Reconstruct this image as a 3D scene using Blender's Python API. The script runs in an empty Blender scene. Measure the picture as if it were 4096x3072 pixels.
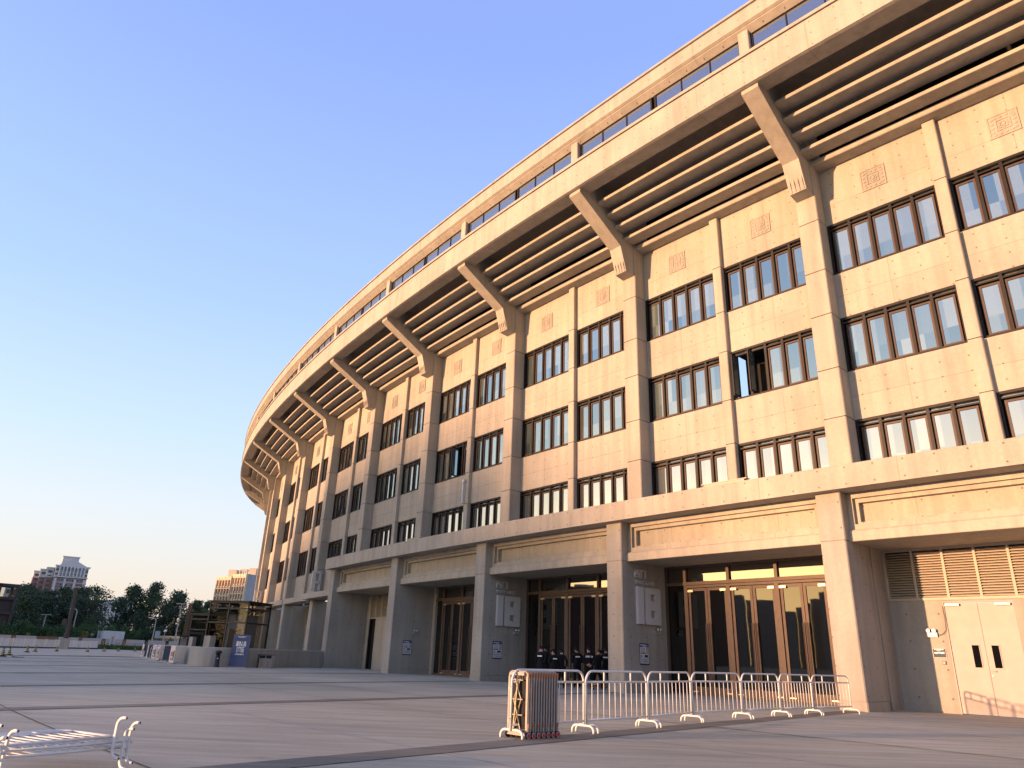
import bpy, bmesh, math, random
from mathutils import Vector, Matrix
R = math.radians
sc = bpy.context.scene
COL = sc.collection
PI = math.pi

# ------------------------------------------------------------ camera, sky, sun, exposure
HC = 1.27
cd = bpy.data.cameras.new('camera'); cam = bpy.data.objects.new('camera', cd); COL.objects.link(cam)
rt = Vector((0.99932228, -0.0131743, 0.0343717)); up = Vector((-0.03681, -0.35765757, 0.93312705)); fw = Vector((0, 0.93375987, 0.35790012))
cam.matrix_world = Matrix(((rt.x, up.x, -fw.x, 0), (rt.y, up.y, -fw.y, 0), (rt.z, up.z, -fw.z, HC), (0, 0, 0, 1)))
cd.sensor_fit = 'HORIZONTAL'; cd.sensor_width = 36; cd.lens = 36 * 2841.0 / 4096; cd.clip_start = .1; cd.clip_end = 6000
sc.camera = cam
SUN_AZ, SUN_EL = R(-159), R(4.0)             # azimuth counter-clockwise from +X, towards the sun
sd = Vector((math.cos(SUN_AZ) * math.cos(SUN_EL), math.sin(SUN_AZ) * math.cos(SUN_EL), math.sin(SUN_EL)))
w = bpy.data.worlds.new('World'); sc.world = w; w.use_nodes = True
nt = w.node_tree; bg = nt.nodes['Background']
sky = nt.nodes.new('ShaderNodeTexSky'); sky.sky_type = 'NISHITA'; sky.sun_disc = False
sky.sun_elevation = SUN_EL; sky.sun_rotation = PI / 2 - SUN_AZ
sky.air_density = 1.0; sky.dust_density = 2.0; sky.ozone_density = 3.0; sky.altitude = 50
# the hazy sunset air over the city: the clear-sky model blended with a dusty band that warms towards the horizon
tcw = nt.nodes.new('ShaderNodeTexCoord'); sxw = nt.nodes.new('ShaderNodeSeparateXYZ'); nt.links.new(tcw.outputs['Generated'], sxw.inputs[0])
rw = nt.nodes.new('ShaderNodeValToRGB'); cr = rw.color_ramp; cr.elements[0].position = 0; cr.elements[0].color = (.74, .57, .475, 1); cr.elements[1].position = 1; cr.elements[1].color = (.23, .31, .66, 1)
for p_, c_ in ((.06, (.72, .605, .545)), (.15, (.66, .645, .65)), (.25, (.53, .62, .79)), (.42, (.38, .51, .84)), (.72, (.25, .345, .74))): e_ = cr.elements.new(p_); e_.color = (*c_, 1)
mw = nt.nodes.new('ShaderNodeMix'); mw.data_type = 'RGBA'; mw.inputs[0].default_value = .86
nt.links.new(sxw.outputs[2], rw.inputs[0]); nt.links.new(sky.outputs[0], mw.inputs[6]); nt.links.new(rw.outputs[0], mw.inputs[7]); 
dp = nt.nodes.new('ShaderNodeVectorMath'); dp.operation = 'DOT_PRODUCT'; dp.inputs[1].default_value = sd; nt.links.new(tcw.outputs['Generated'], dp.inputs[0])
mr = nt.nodes.new('ShaderNodeMapRange'); mr.interpolation_type = 'SMOOTHSTEP'; mr.inputs[1].default_value = .34; mr.inputs[2].default_value = 1.0; nt.links.new(dp.outputs['Value'], mr.inputs[0])
lowz = nt.nodes.new('ShaderNodeMapRange'); lowz.interpolation_type = 'SMOOTHSTEP'; lowz.inputs[1].default_value = .0; lowz.inputs[2].default_value = .42; lowz.inputs[3].default_value = 1; lowz.inputs[4].default_value = 0; nt.links.new(sxw.outputs[2], lowz.inputs[0])
gm = nt.nodes.new('ShaderNodeMath'); gm.operation = 'MULTIPLY'; nt.links.new(mr.outputs[0], gm.inputs[0]); nt.links.new(lowz.outputs[0], gm.inputs[1])
gw = nt.nodes.new('ShaderNodeMix'); gw.data_type = 'RGBA'; gw.inputs[7].default_value = (1.7, 1.22, .68, 1); nt.links.new(gm.outputs[0], gw.inputs[0]); nt.links.new(mw.outputs[2], gw.inputs[6]); 
au = nt.nodes.new('ShaderNodeMapRange'); au.interpolation_type = 'SMOOTHERSTEP'; au.inputs[1].default_value = .78; au.inputs[2].default_value = 1.02; nt.links.new(dp.outputs['Value'], au.inputs[0])
aw = nt.nodes.new('ShaderNodeMix'); aw.data_type = 'RGBA'; aw.inputs[7].default_value = (6.5, 4.3, 1.9, 1); l2 = nt.nodes.new('ShaderNodeMapRange'); l2.interpolation_type = 'SMOOTHSTEP'; l2.inputs[1].default_value = .05; l2.inputs[2].default_value = .26; l2.inputs[3].default_value = 1; l2.inputs[4].default_value = 0; nt.links.new(sxw.outputs[2], l2.inputs[0])
am = nt.nodes.new('ShaderNodeMath'); am.operation = 'MULTIPLY'; nt.links.new(au.outputs[0], am.inputs[0]); nt.links.new(l2.outputs[0], am.inputs[1]); nt.links.new(am.outputs[0], aw.inputs[0]); nt.links.new(gw.outputs[2], aw.inputs[6]); nt.links.new(aw.outputs[2], bg.inputs[0]); bg.inputs[1].default_value = .15
sl = bpy.data.lights.new('sun', 'SUN'); sl.energy = 1.15; sl.angle = R(.8); sl.color = (1.0, .55, .29)
so = bpy.data.objects.new('sun', sl); COL.objects.link(so); so.rotation_euler = sd.to_track_quat('Z', 'Y').to_euler(); so.location = (-60, -20, 40)
sc.view_settings.view_transform = 'Standard'; sc.view_settings.look = 'None'; sc.view_settings.gamma = 1
sc.view_settings.exposure = 3.15
sc.cycles.max_bounces = 6; sc.cycles.diffuse_bounces = 3; sc.cycles.glossy_bounces = 3; sc.cycles.transmission_bounces = 4; sc.cycles.transparent_max_bounces = 6

# ------------------------------------------------------------ materials
def new_mat(name):
    m = bpy.data.materials.new(name); m.use_nodes = True
    n = m.node_tree.nodes; b = n['Principled BSDF']
    return m, m.node_tree, b
def simple(name, col, rough=.6, metal=0., noise=0., nscale=3., spec=.5, dirt=None):
    m, t, b = new_mat(name)
    b.inputs['Base Color'].default_value = (*col, 1); b.inputs['Roughness'].default_value = rough; b.inputs['Metallic'].default_value = metal
    b.inputs['Specular IOR Level'].default_value = spec
    if noise:
        tc = t.nodes.new('ShaderNodeTexCoord'); nz = t.nodes.new('ShaderNodeTexNoise'); nz.inputs['Scale'].default_value = nscale; nz.inputs['Detail'].default_value = 6
        r = t.nodes.new('ShaderNodeMapRange'); r.inputs[1].default_value = .3; r.inputs[2].default_value = .7; r.inputs[3].default_value = 1 - noise; r.inputs[4].default_value = 1 + noise
        mx = t.nodes.new('ShaderNodeVectorMath'); mx.operation = 'SCALE'; mx.inputs[0].default_value = col
        t.links.new(tc.outputs['Object'], nz.inputs['Vector']); t.links.new(nz.outputs['Fac'], r.inputs[0]); t.links.new(r.outputs[0], mx.inputs['Scale']); t.links.new(mx.outputs[0], b.inputs['Base Color'])
    return m
def math_node(t, op, a, b=None, c=None):
    n = t.nodes.new('ShaderNodeMath'); n.operation = op
    for i, v in enumerate((a, b, c)):
        if v is None: continue
        if isinstance(v, (int, float)): n.inputs[i].default_value = v
        else: t.links.new(v, n.inputs[i])
    return n.outputs[0]
def concrete(name, col, holes=True, lines=False, du=.95, dv=.58):
    m, t, b = new_mat(name)
    L = t.links.new
    tc = t.nodes.new('ShaderNodeTexCoord')
    def noise(scale, detail, vec, lo, hi, a=.3, e=.7):
        nz = t.nodes.new('ShaderNodeTexNoise'); nz.inputs['Scale'].default_value = scale; nz.inputs['Detail'].default_value = detail
        L(vec, nz.inputs['Vector'])
        r = t.nodes.new('ShaderNodeMapRange'); r.inputs[1].default_value = a; r.inputs[2].default_value = e; r.inputs[3].default_value = lo; r.inputs[4].default_value = hi
        L(nz.outputs['Fac'], r.inputs[0]); return r.outputs[0]
    mp = t.nodes.new('ShaderNodeMapping'); mp.inputs['Scale'].default_value = (1, 1, .07); L(tc.outputs['Object'], mp.inputs['Vector'])
    f = math_node(t, 'MULTIPLY', noise(.45, 6, tc.outputs['Object'], .9, 1.08), noise(9, 5, tc.outputs['Object'], .95, 1.05))
    f = math_node(t, 'MULTIPLY', f, noise(2.6, 5, mp.outputs[0], .86, 1.05, .28, .6))
    sp = t.nodes.new('ShaderNodeSeparateXYZ'); L(tc.outputs['UV'], sp.inputs[0])
    U, V = sp.outputs[0], sp.outputs[1]
    if lines or holes:
        cx = t.nodes.new('ShaderNodeCombineXYZ'); L(math_node(t, 'FLOOR', math_node(t, 'DIVIDE', math_node(t, 'ADD', U, 2.6), 4.9515 / 2)), cx.inputs[0]); L(math_node(t, 'FLOOR', math_node(t, 'DIVIDE', math_node(t, 'SUBTRACT', V, 2.46), 2.21)), cx.inputs[1])
        wn = t.nodes.new('ShaderNodeTexWhiteNoise'); wn.noise_dimensions = '2D'; L(cx.outputs[0], wn.inputs['Vector'])
        rr = t.nodes.new('ShaderNodeMapRange'); rr.inputs[3].default_value = .965; rr.inputs[4].default_value = 1.03; L(wn.outputs['Value'], rr.inputs[0]); f = math_node(t, 'MULTIPLY', f, rr.outputs[0])
    if holes:
        x = math_node(t, 'MULTIPLY', math_node(t, 'SUBTRACT', math_node(t, 'FRACT', math_node(t, 'DIVIDE', U, du)), .5), du)
        y = math_node(t, 'MULTIPLY', math_node(t, 'SUBTRACT', math_node(t, 'FRACT', math_node(t, 'DIVIDE', V, dv)), .5), dv)
        d = math_node(t, 'SQRT', math_node(t, 'ADD', math_node(t, 'MULTIPLY', x, x), math_node(t, 'MULTIPLY', y, y)))
        h = t.nodes.new('ShaderNodeMapRange'); h.inputs[1].default_value = .026; h.inputs[2].default_value = .04; h.inputs[3].default_value = .45; h.inputs[4].default_value = 1; L(d, h.inputs[0])
        f = math_node(t, 'MULTIPLY', f, h.outputs[0])
    if lines:
        for (src, per, off, wd) in ((U, 4.9515, 2.35, .02), (V, 4.42, 2.46, .018))[:1 if lines == 'u' else 2]:
            q = math_node(t, 'ABSOLUTE', math_node(t, 'SUBTRACT', math_node(t, 'MULTIPLY', math_node(t, 'FRACT', math_node(t, 'DIVIDE', src, per)), per), off))
            h = t.nodes.new('ShaderNodeMapRange'); h.inputs[1].default_value = wd * .3; h.inputs[2].default_value = wd; h.inputs[3].default_value = .72; h.inputs[4].default_value = 1; L(q, h.inputs[0])
            f = math_node(t, 'MULTIPLY', f, h.outputs[0])
    sca = t.nodes.new('ShaderNodeVectorMath'); sca.operation = 'SCALE'; sca.inputs[0].default_value = col; L(f, sca.inputs['Scale']); L(sca.outputs[0], b.inputs['Base Color'])
    b.inputs['Roughness'].default_value = .85; b.inputs['Specular IOR Level'].default_value = .25
    bp = t.nodes.new('ShaderNodeBump'); bp.inputs['Strength'].default_value = .15; bp.inputs['Distance'].default_value = .02
    nz = t.nodes.new('ShaderNodeTexNoise'); nz.inputs['Scale'].default_value = 25; nz.inputs['Detail'].default_value = 4; L(tc.outputs['Object'], nz.inputs['Vector']); L(nz.outputs['Fac'], bp.inputs['Height']); L(bp.outputs[0], b.inputs['Normal'])
    return m
def glass(name, tint, dark, refl, vary=0):
    m, t, b = new_mat(name); L = t.links.new
    b.inputs['Base Color'].default_value = (*dark, 1); b.inputs['Roughness'].default_value = .9; b.inputs['Specular IOR Level'].default_value = 0
    g = t.nodes.new('ShaderNodeBsdfGlossy'); g.inputs['Color'].default_value = (*tint, 1); g.inputs['Roughness'].default_value = .015
    lw = t.nodes.new('ShaderNodeLayerWeight'); lw.inputs['Blend'].default_value = .35
    r = t.nodes.new('ShaderNodeMapRange'); r.inputs[3].default_value = refl; r.inputs[4].default_value = min(1., refl + (.35 if refl > .2 else .22)); L(lw.outputs['Facing'], r.inputs[0])
    tc = t.nodes.new('ShaderNodeTexCoord')
    if vary:                                          # curtains drawn behind some panes and not others
        su = t.nodes.new('ShaderNodeSeparateXYZ'); L(tc.outputs['UV'], su.inputs[0])
        cx = t.nodes.new('ShaderNodeCombineXYZ'); L(math_node(t, 'FLOOR', math_node(t, 'DIVIDE', su.outputs[0], .82)), cx.inputs[0]); L(math_node(t, 'FLOOR', math_node(t, 'DIVIDE', su.outputs[1], 4.4)), cx.inputs[1])
        wn = t.nodes.new('ShaderNodeTexWhiteNoise'); wn.noise_dimensions = '2D'; L(cx.outputs[0], wn.inputs['Vector'])
        rr = t.nodes.new('ShaderNodeMapRange'); rr.inputs[1].default_value = .2; rr.inputs[2].default_value = .9; rr.inputs[3].default_value = .35; rr.inputs[4].default_value = vary; L(wn.outputs['Value'], rr.inputs[0])
        sv = t.nodes.new('ShaderNodeVectorMath'); sv.operation = 'SCALE'; sv.inputs[0].default_value = dark; L(rr.outputs[0], sv.inputs['Scale']); L(sv.outputs[0], b.inputs['Base Color'])
    nz = t.nodes.new('ShaderNodeTexNoise'); nz.inputs['Scale'].default_value = .9; nz.inputs['Detail'].default_value = 1; L(tc.outputs['Object'], nz.inputs['Vector'])
    bp = t.nodes.new('ShaderNodeBump'); bp.inputs['Strength'].default_value = .02; bp.inputs['Distance'].default_value = .05; L(nz.outputs['Fac'], bp.inputs['Height']); L(bp.outputs[0], g.inputs['Normal'])
    mx = t.nodes.new('ShaderNodeMixShader'); L(r.outputs[0], mx.inputs[0]); L(b.outputs[0], mx.inputs[1]); L(g.outputs[0], mx.inputs[2])
    L(mx.outputs[0], t.nodes['Material Output'].inputs[0]); return m
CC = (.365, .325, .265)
M = dict(
    conc=concrete('tie_hole_concrete', CC), ring=concrete('ring_concrete', CC, True, 'u'), panel=concrete('panel_concrete', CC, True, True), plain=concrete('plain_concrete', CC, False),
    medal=concrete('medallion_stone', (.315, .29, .245), False), signw=simple('sign_grey_white', (.50, .49, .47), .6),
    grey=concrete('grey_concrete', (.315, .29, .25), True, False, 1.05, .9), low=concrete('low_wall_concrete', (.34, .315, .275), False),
    bronze=simple('bronze_frame', (.020, .016, .014), .5, .1, .15, 8), brown=simple('brown_sash', (.075, .052, .042), .5, .1, .1, 8),
    doorframe=simple('door_bronze', (.105, .075, .060), .55, .1, .1, 5), black=simple('black_paint', (.012, .012, .013), .45), shade_black=simple('painted_shade', (.01, .009, .008), .9),  # last one is near-black: shade of interiors and gaps put into the colour
    win=glass('window_glass', (.72, .88, .84), (.062, .074, .068), .38, 2.8), winlow=glass('brightened_window_glass', (.85, .93, .93), (.12, .13, .115), .44, 1.6),  # lower-row glass: brighter low-sky reflection put into a lighter colour
    tglass=glass('transom_glass', (.9, .84, .74), (.006, .007, .008), .22), cwin=glass('clerestory_glass', (.75, .82, .9), (.05, .06, .07), .30), dglass=glass('door_glass', (.85, .80, .72), (.004, .005, .006), .07), lglass=None,
    curtain=simple('pale_curtain', (.5, .52, .5), .8), white=simple('white_paint', (.60, .60, .58), .45, 0, .06, 20), steel=simple('brushed_steel', (.40, .39, .37), .5, .4, .08, 10),
    alu=simple('aluminium', (.27, .235, .21), .5, .2, .08, 12), brass=simple('brass_tube', (.50, .42, .28), .4, .5), amber=simple('amber_reflector', (.38, .14, .05), .5),
    red=simple('red_reflector', (.35, .02, .02), .35), rubber=simple('black_rubber', (.015, .015, .015), .8), louvre=simple('beige_louvre', (.40, .34, .265), .6, 0, .05, 6),
    door=simple('beige_steel_door', (.36, .298, .27), .6, 0, .05, 3), blue=simple('blue_board', (.004, .034, .125), .5), navy=simple('navy_board', (.01, .02, .12), .5), paper=simple('white_print', (.62, .60, .57), .6),
    ink=simple('dark_ink', (.03, .03, .04), .6), slate=simple('slate_plate', (.07, .09, .13), .7, 0, 0, 3, .1), yellow=simple('yellow_stripe', (.42, .32, .04), .5),
    cloth=simple('black_cloth', (.009, .009, .011), .9, 0, .2, 12, .2), skin=simple('skin', (.45, .25, .17), .55), shoe=simple('black_leather', (.008, .008, .008), .35), hair=simple('black_hair', (.01, .009, .008), .7),
    reflect=simple('silver_lettering', (.75, .75, .73), .4), bark=simple('bark', (.06, .048, .038), .9, 0, .3, 4), brick=simple('brick_wall', (.13, .055, .045), .85, 0, .15, 1.5),
    pinkwall=simple('pink_brick', (.25, .155, .14), .85, 0, .1, .6), bwhite=simple('white_stucco', (.52, .50, .48), .8, 0, .08, .5), tan=simple('tan_concrete', (.62, .47, .31), .85, 0, .08, .4), tgrey=simple('grey_tile', (.34, .33, .33), .8, 0, .08, .3),
    dwin=simple('dark_window', (.05, .05, .06), .2), darkb=simple('dark_brick', (.045, .035, .032), .9, 0, .2, .5), rust=simple('rusty_truss', (.11, .075, .05), .8), pole=simple('grey_brown_pole', (.055, .047, .042), .8, 0, .15, 1),
    pink=simple('pink_print', (.70, .56, .50), .6), maroon=simple('maroon_print', (.30, .17, .14), .6), hb=simple('brown_board', (.16, .085, .05), .6), hw=simple('pale_board', (.40, .365, .335), .6, 0, .08, .3), hg=simple('grey_print', (.30, .28, .27), .6, 0, .3, .6),
    redsign=simple('red_print', (.6, .03, .03), .5), lamp=simple('lamp_white', (.8, .8, .78), .3),
)
def leaf_mat(name, a, b_):
    m, t, b = new_mat(name); L = t.links.new
    tc = t.nodes.new('ShaderNodeTexCoord'); nz = t.nodes.new('ShaderNodeTexNoise'); nz.inputs['Scale'].default_value = .55; nz.inputs['Detail'].default_value = 3
    L(tc.outputs['Object'], nz.inputs['Vector'])
    cr = t.nodes.new('ShaderNodeValToRGB'); cr.color_ramp.elements[0].position = .35; cr.color_ramp.elements[0].color = (*a, 1); cr.color_ramp.elements[1].position = .68; cr.color_ramp.elements[1].color = (*b_, 1)
    L(nz.outputs['Fac'], cr.inputs[0]); L(cr.outputs[0], b.inputs['Base Color']); b.inputs['Roughness'].default_value = .7; b.inputs['Specular IOR Level'].default_value = .2
    return m
M['leafd'] = leaf_mat('dark_leaves', (.032, .053, .03), (.075, .105, .05)); M['leafb'] = leaf_mat('bush_leaves', (.028, .058, .02), (.07, .13, .04)); M['leafy'] = leaf_mat('yellow_green_leaves', (.12, .12, .03), (.28, .23, .07))
# clear lift glass: thin panes that let the view through
m, t, b = new_mat('clear_glass'); g = t.nodes.new('ShaderNodeBsdfGlossy'); g.inputs['Color'].default_value = (.5, .5, .5, 1); g.inputs['Roughness'].default_value = .02
tr = t.nodes.new('ShaderNodeBsdfTransparent'); tr.inputs[0].default_value = (.80, .80, .78, 1); mx = t.nodes.new('ShaderNodeMixShader'); mx.inputs[0].default_value = .025
t.links.new(tr.outputs[0], mx.inputs[1]); t.links.new(g.outputs[0], mx.inputs[2]); t.links.new(mx.outputs[0], t.nodes['Material Output'].inputs[0]); M['lglass'] = m
for q_ in ('doorframe', 'brown', 'bronze'): M[q_].node_tree.nodes['Principled BSDF'].inputs['Specular IOR Level'].default_value = .2
def ground_mat(name, col, streak_rot, line=False):
    m, t, b = new_mat(name); L = t.links.new
    tc = t.nodes.new('ShaderNodeTexCoord')
    def nz(scale, det, vec, lo, hi, a=.3, e=.7):
        n = t.nodes.new('ShaderNodeTexNoise'); n.inputs['Scale'].default_value = scale; n.inputs['Detail'].default_value = det; L(vec, n.inputs['Vector'])
        r = t.nodes.new('ShaderNodeMapRange'); r.inputs[1].default_value = a; r.inputs[2].default_value = e; r.inputs[3].default_value = lo; r.inputs[4].default_value = hi; L(n.outputs['Fac'], r.inputs[0]); return r.outputs[0]
    mp = t.nodes.new('ShaderNodeMapping'); mp.inputs['Rotation'].default_value = (0, 0, streak_rot); mp.inputs['Scale'].default_value = (.35, 3.2, 1); L(tc.outputs['Object'], mp.inputs['Vector'])
    mp2 = t.nodes.new('ShaderNodeMapping'); mp2.inputs['Rotation'].default_value = (0, 0, streak_rot + .25); mp2.inputs['Scale'].default_value = (.8, 14, 1); L(tc.outputs['Object'], mp2.inputs['Vector'])
    f = math_node(t, 'MULTIPLY', nz(.16, 5, tc.outputs['Object'], .82, 1.16), nz(1.0, 7, mp.outputs[0], .80, 1.14))
    f = math_node(t, 'MULTIPLY', f, nz(1.0, 5, mp2.outputs[0], .90, 1.08)); f = math_node(t, 'MULTIPLY', f, nz(30, 3, tc.outputs['Object'], .93, 1.06)); f = math_node(t, 'MULTIPLY', f, nz(.7, 8, mp.outputs[0], .80, 1.0, .30, .42)); f = math_node(t, 'MULTIPLY', f, nz(2.5, 6, tc.outputs['Object'], .88, 1.0, .28, .4))
    s = t.nodes.new('ShaderNodeVectorMath'); s.operation = 'SCALE'; s.inputs[0].default_value = col; L(f, s.inputs['Scale']); L(s.outputs[0], b.inputs['Base Color'])
    b.inputs['Roughness'].default_value = .75; b.inputs['Specular IOR Level'].default_value = .3
    return m
M['ground'] = ground_mat('plaza_concrete', (.37, .34, .255), .25); M['pav2'] = ground_mat('entrance_concrete', (.41, .378, .29), .25); M['band'] = ground_mat('band_paving', (.175, .158, .122), .9); M['joint'] = simple('dark_joint', (.06, .055, .05), .9); M['ljoint'] = simple('pale_joint', (.40, .375, .36), .9)

# ------------------------------------------------------------ plan curve of the stadium: k counts bays, off is metres outwards, z up
EA, EB, EPHI, ECX, ECY, S0, DS = 33.75542, 94.5447, .64007, 23.74004, 65.53103, -187.98321, -9.90279
NT = 8000
_t = [2 * PI * i / NT for i in range(NT + 1)]; _s = [0.]
for i in range(NT):
    a0, a1 = _t[i], _t[i + 1]
    _s.append(_s[-1] + math.hypot(EA * (math.cos(a1) - math.cos(a0)), EB * (math.sin(a1) - math.sin(a0))))
def PK(k, off=0., z=0.):
    s = (S0 + DS * (k - 1)) % _s[-1]
    lo, hi = 0, NT
    while hi - lo > 1:
        mid = (lo + hi) // 2
        if _s[mid] <= s: lo = mid
        else: hi = mid
    tt = _t[lo] + (s - _s[lo]) / (_s[hi] - _s[lo]) * (_t[hi] - _t[lo])
    nx, ny = math.cos(tt) / EA, math.sin(tt) / EB; q = math.hypot(nx, ny)
    x = EA * math.cos(tt) + nx / q * off; y = EB * math.sin(tt) + ny / q * off
    c, s_ = math.cos(EPHI), math.sin(EPHI)
    return Vector((ECX + c * x - s_ * y, ECY + s_ * x + c * y, z))
MPK = 9.90279                                   # metres per k
def AE(az, dist, z=0.): a = R(az); return Vector((math.sin(a) * dist, math.cos(a) * dist, z))
def EZ(el, dist): return HC + dist * math.tan(R(el))

# ------------------------------------------------------------ mesh building
class MB:
    def __init__(s): s.v = []; s.f = []; s.uv = []; s.mi = []; s.cur = 0
    def face(s, pts, uvs=None):
        i = len(s.v); s.v += [tuple(p) for p in pts]; s.f.append(list(range(i, i + len(pts)))); s.uv.append(uvs); s.mi.append(s.cur)
    def add(s, vs, fs, uvs=None):
        i = len(s.v); s.v += [tuple(p) for p in vs]
        for j, f in enumerate(fs): s.f.append([i + q for q in f]); s.uv.append([uvs[q] for q in f] if uvs else None); s.mi.append(s.cur)
    def sweep(s, prof, k0, k1, n=None, cap=True):
        if n is None: n = max(1, int(abs(k1 - k0) * 7 + .999))
        vs, uvs, fs = [], [], []; P = len(prof)
        acc = [0.]
        for i in range(n + 1):
            k = k0 + (k1 - k0) * i / n
            for (o, z) in prof: vs.append(PK(k, o, z)); uvs.append((k * MPK, z + (0 if abs(o) < 50 else 0)))
        for i in range(n):
            for j in range(P):
                a = i * P + j; b = i * P + (j + 1) % P; fs.append((a, b, b + P, a + P))
        s.add(vs, fs, uvs)
        if cap:
            for i in (0, n): s.add([vs[i * P + j] for j in range(P)], [list(range(P))], [(o, z) for (o, z) in prof])
        return s
    def kbox(s, k0, k1, o0, o1, z0, z1, n=None): return s.sweep([(o0, z0), (o1, z0), (o1, z1), (o0, z1)], k0, k1, n)
    def prism(s, poly, z0, z1):                  # poly of (k, off)
        P = len(poly); vs = [PK(k, o, z) for z in (z0, z1) for (k, o) in poly]
        acc = [0.]
        for j in range(P): acc.append(acc[-1] + (vs[j] - vs[(j + 1) % P]).length)
        for j in range(P):
            b = (j + 1) % P
            s.face([vs[j], vs[b], vs[b + P], vs[j + P]], [(acc[j], z0), (acc[j + 1], z0), (acc[j + 1], z1), (acc[j], z1)])
        s.add(vs, [list(range(P)), list(range(P, 2 * P))], [(o, k * MPK) for _ in (0, 1) for (k, o) in poly]); return s
    def box(s, c, d, rot=0., m=None):
        vs = []
        for x in (-.5, .5):
            for y in (-.5, .5):
                for z in (-.5, .5):
                    p = Vector((x * d[0], y * d[1], z * d[2]))
                    if rot: p = Matrix.Rotation(rot, 3, 'Z') @ p
                    if m: p = m @ p
                    vs.append(p + Vector(c))
        s.add(vs, [(0, 1, 3, 2), (4, 6, 7, 5), (0, 4, 5, 1), (2, 3, 7, 6), (0, 2, 6, 4), (1, 5, 7, 3)]); return s
    def tube(s, pts, r, n=8, cap=True):
        pts = [Vector(p) for p in pts]; rs = r if isinstance(r, (list, tuple)) else [r] * len(pts); rings = []
        prev = None
        for i, p in enumerate(pts):
            d = (pts[min(i + 1, len(pts) - 1)] - pts[max(i - 1, 0)]).normalized()
            if prev is None:
                a = d.orthogonal().normalized()
            else:
                a = (prev - d * prev.dot(d)).normalized()
            prev = a; b = d.cross(a)
            rings.append([p + (a * math.cos(2 * PI * j / n) + b * math.sin(2 * PI * j / n)) * rs[i] for j in range(n)])
        vs = [q for rg in rings for q in rg]; fs = []
        for i in range(len(pts) - 1):
            for j in range(n): a = i * n + j; b = i * n + (j + 1) % n; fs.append((a, b, b + n, a + n))
        if cap: fs += [list(range(n)), list(range((len(pts) - 1) * n, len(pts) * n))]
        s.add(vs, fs); return s
    def lathe(s, c, prof, n=20):
        vs = []; c = Vector(c)
        for (r, z) in prof:
            for j in range(n): vs.append(c + Vector((r * math.cos(2 * PI * j / n), r * math.sin(2 * PI * j / n), z)))
        fs = [(i * n + j, i * n + (j + 1) % n, (i + 1) * n + (j + 1) % n, (i + 1) * n + j) for i in range(len(prof) - 1) for j in range(n)]
        fs += [list(range(n)), list(range((len(prof) - 1) * n, len(prof) * n))]
        s.add(vs, fs); return s
    def build(s, name, mat, parent=None, smooth=False, world=False):
        me = bpy.data.meshes.new(name); me.from_pydata(s.v, [], s.f)
        mats = mat if isinstance(mat, (list, tuple)) else [mat]
        for q in mats: me.materials.append(q)
        ul = me.uv_layers.new(name='UVMap'); li = 0; data = []
        for f, u in zip(s.f, s.uv):
            for q in range(len(f)): data += list(u[q]) if u else [.2, .2]
        ul.data.foreach_set('uv', data)
        if len(mats) > 1: me.polygons.foreach_set('material_index', s.mi)
        bm = bmesh.new(); bm.from_mesh(me); bmesh.ops.recalc_face_normals(bm, faces=bm.faces); bm.to_mesh(me); bm.free()
        if smooth: me.polygons.foreach_set('use_smooth', [True] * len(me.polygons))
        o = bpy.data.objects.new(name, me); COL.objects.link(o)
        if parent is not None:
            o.parent = parent
            if world and parent.type == 'EMPTY': o.matrix_parent_inverse = Matrix.Translation(-parent.location)
        return o
def tag(o, label=None, cat=None, group=None, kind=None):
    for a, b in (('label', label), ('category', cat), ('group', group), ('kind', kind)):
        if b: o[a] = b
    return o
def thing(name, label, cat, loc=(0, 0, 0), rz=0., group=None, rx=0.):
    o = bpy.data.objects.new(name, None); o.empty_display_size = .3; COL.objects.link(o); o.location = loc; o.rotation_euler = (rx, 0, rz)
    return tag(o, label, cat, group)
def kids(o): return [c for c in bpy.data.objects if c.parent == o]
def copy_tree(o, parent=None):
    c = o.copy(); COL.objects.link(c)
    if parent is not None: c.parent = parent
    for ch in kids(o): copy_tree(ch, c)
    return c
def text_mesh(body, size, depth=.0, bold=0.):
    cu = bpy.data.curves.new('lettering', 'FONT'); cu.body = body; cu.size = size; cu.extrude = depth; cu.offset = bold; cu.align_x = 'CENTER'; cu.align_y = 'CENTER'; cu.resolution_u = 2
    o = bpy.data.objects.new('lettering', cu); COL.objects.link(o); dg = bpy.context.evaluated_depsgraph_get()
    me = bpy.data.meshes.new_from_object(o.evaluated_get(dg)); bpy.data.objects.remove(o); return me
def put_text(name, body, size, mat, M4, parent, depth=.004, bold=0., width=None, world=False):
    me = text_mesh(body, size, depth, bold)
    xs = [v.co.x for v in me.vertices]
    if width and xs:
        k = width / (max(xs) - min(xs))
        for v in me.vertices: v.co.x *= k
    me.transform(M4); me.materials.clear(); me.materials.append(mat)
    o = bpy.data.objects.new(name, me); COL.objects.link(o); o.parent = parent
    if world: o.matrix_parent_inverse = Matrix.Translation(-parent.location)
    return o
def frame4(x, z, y, loc):                         # text axes: x along, z up the letters, y out of the face
    m = Matrix.Identity(4)
    for i in range(3): m[i][0] = x[i]; m[i][1] = z[i]; m[i][2] = y[i]; m[i][3] = loc[i]
    return m
random.seed(7)

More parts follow.
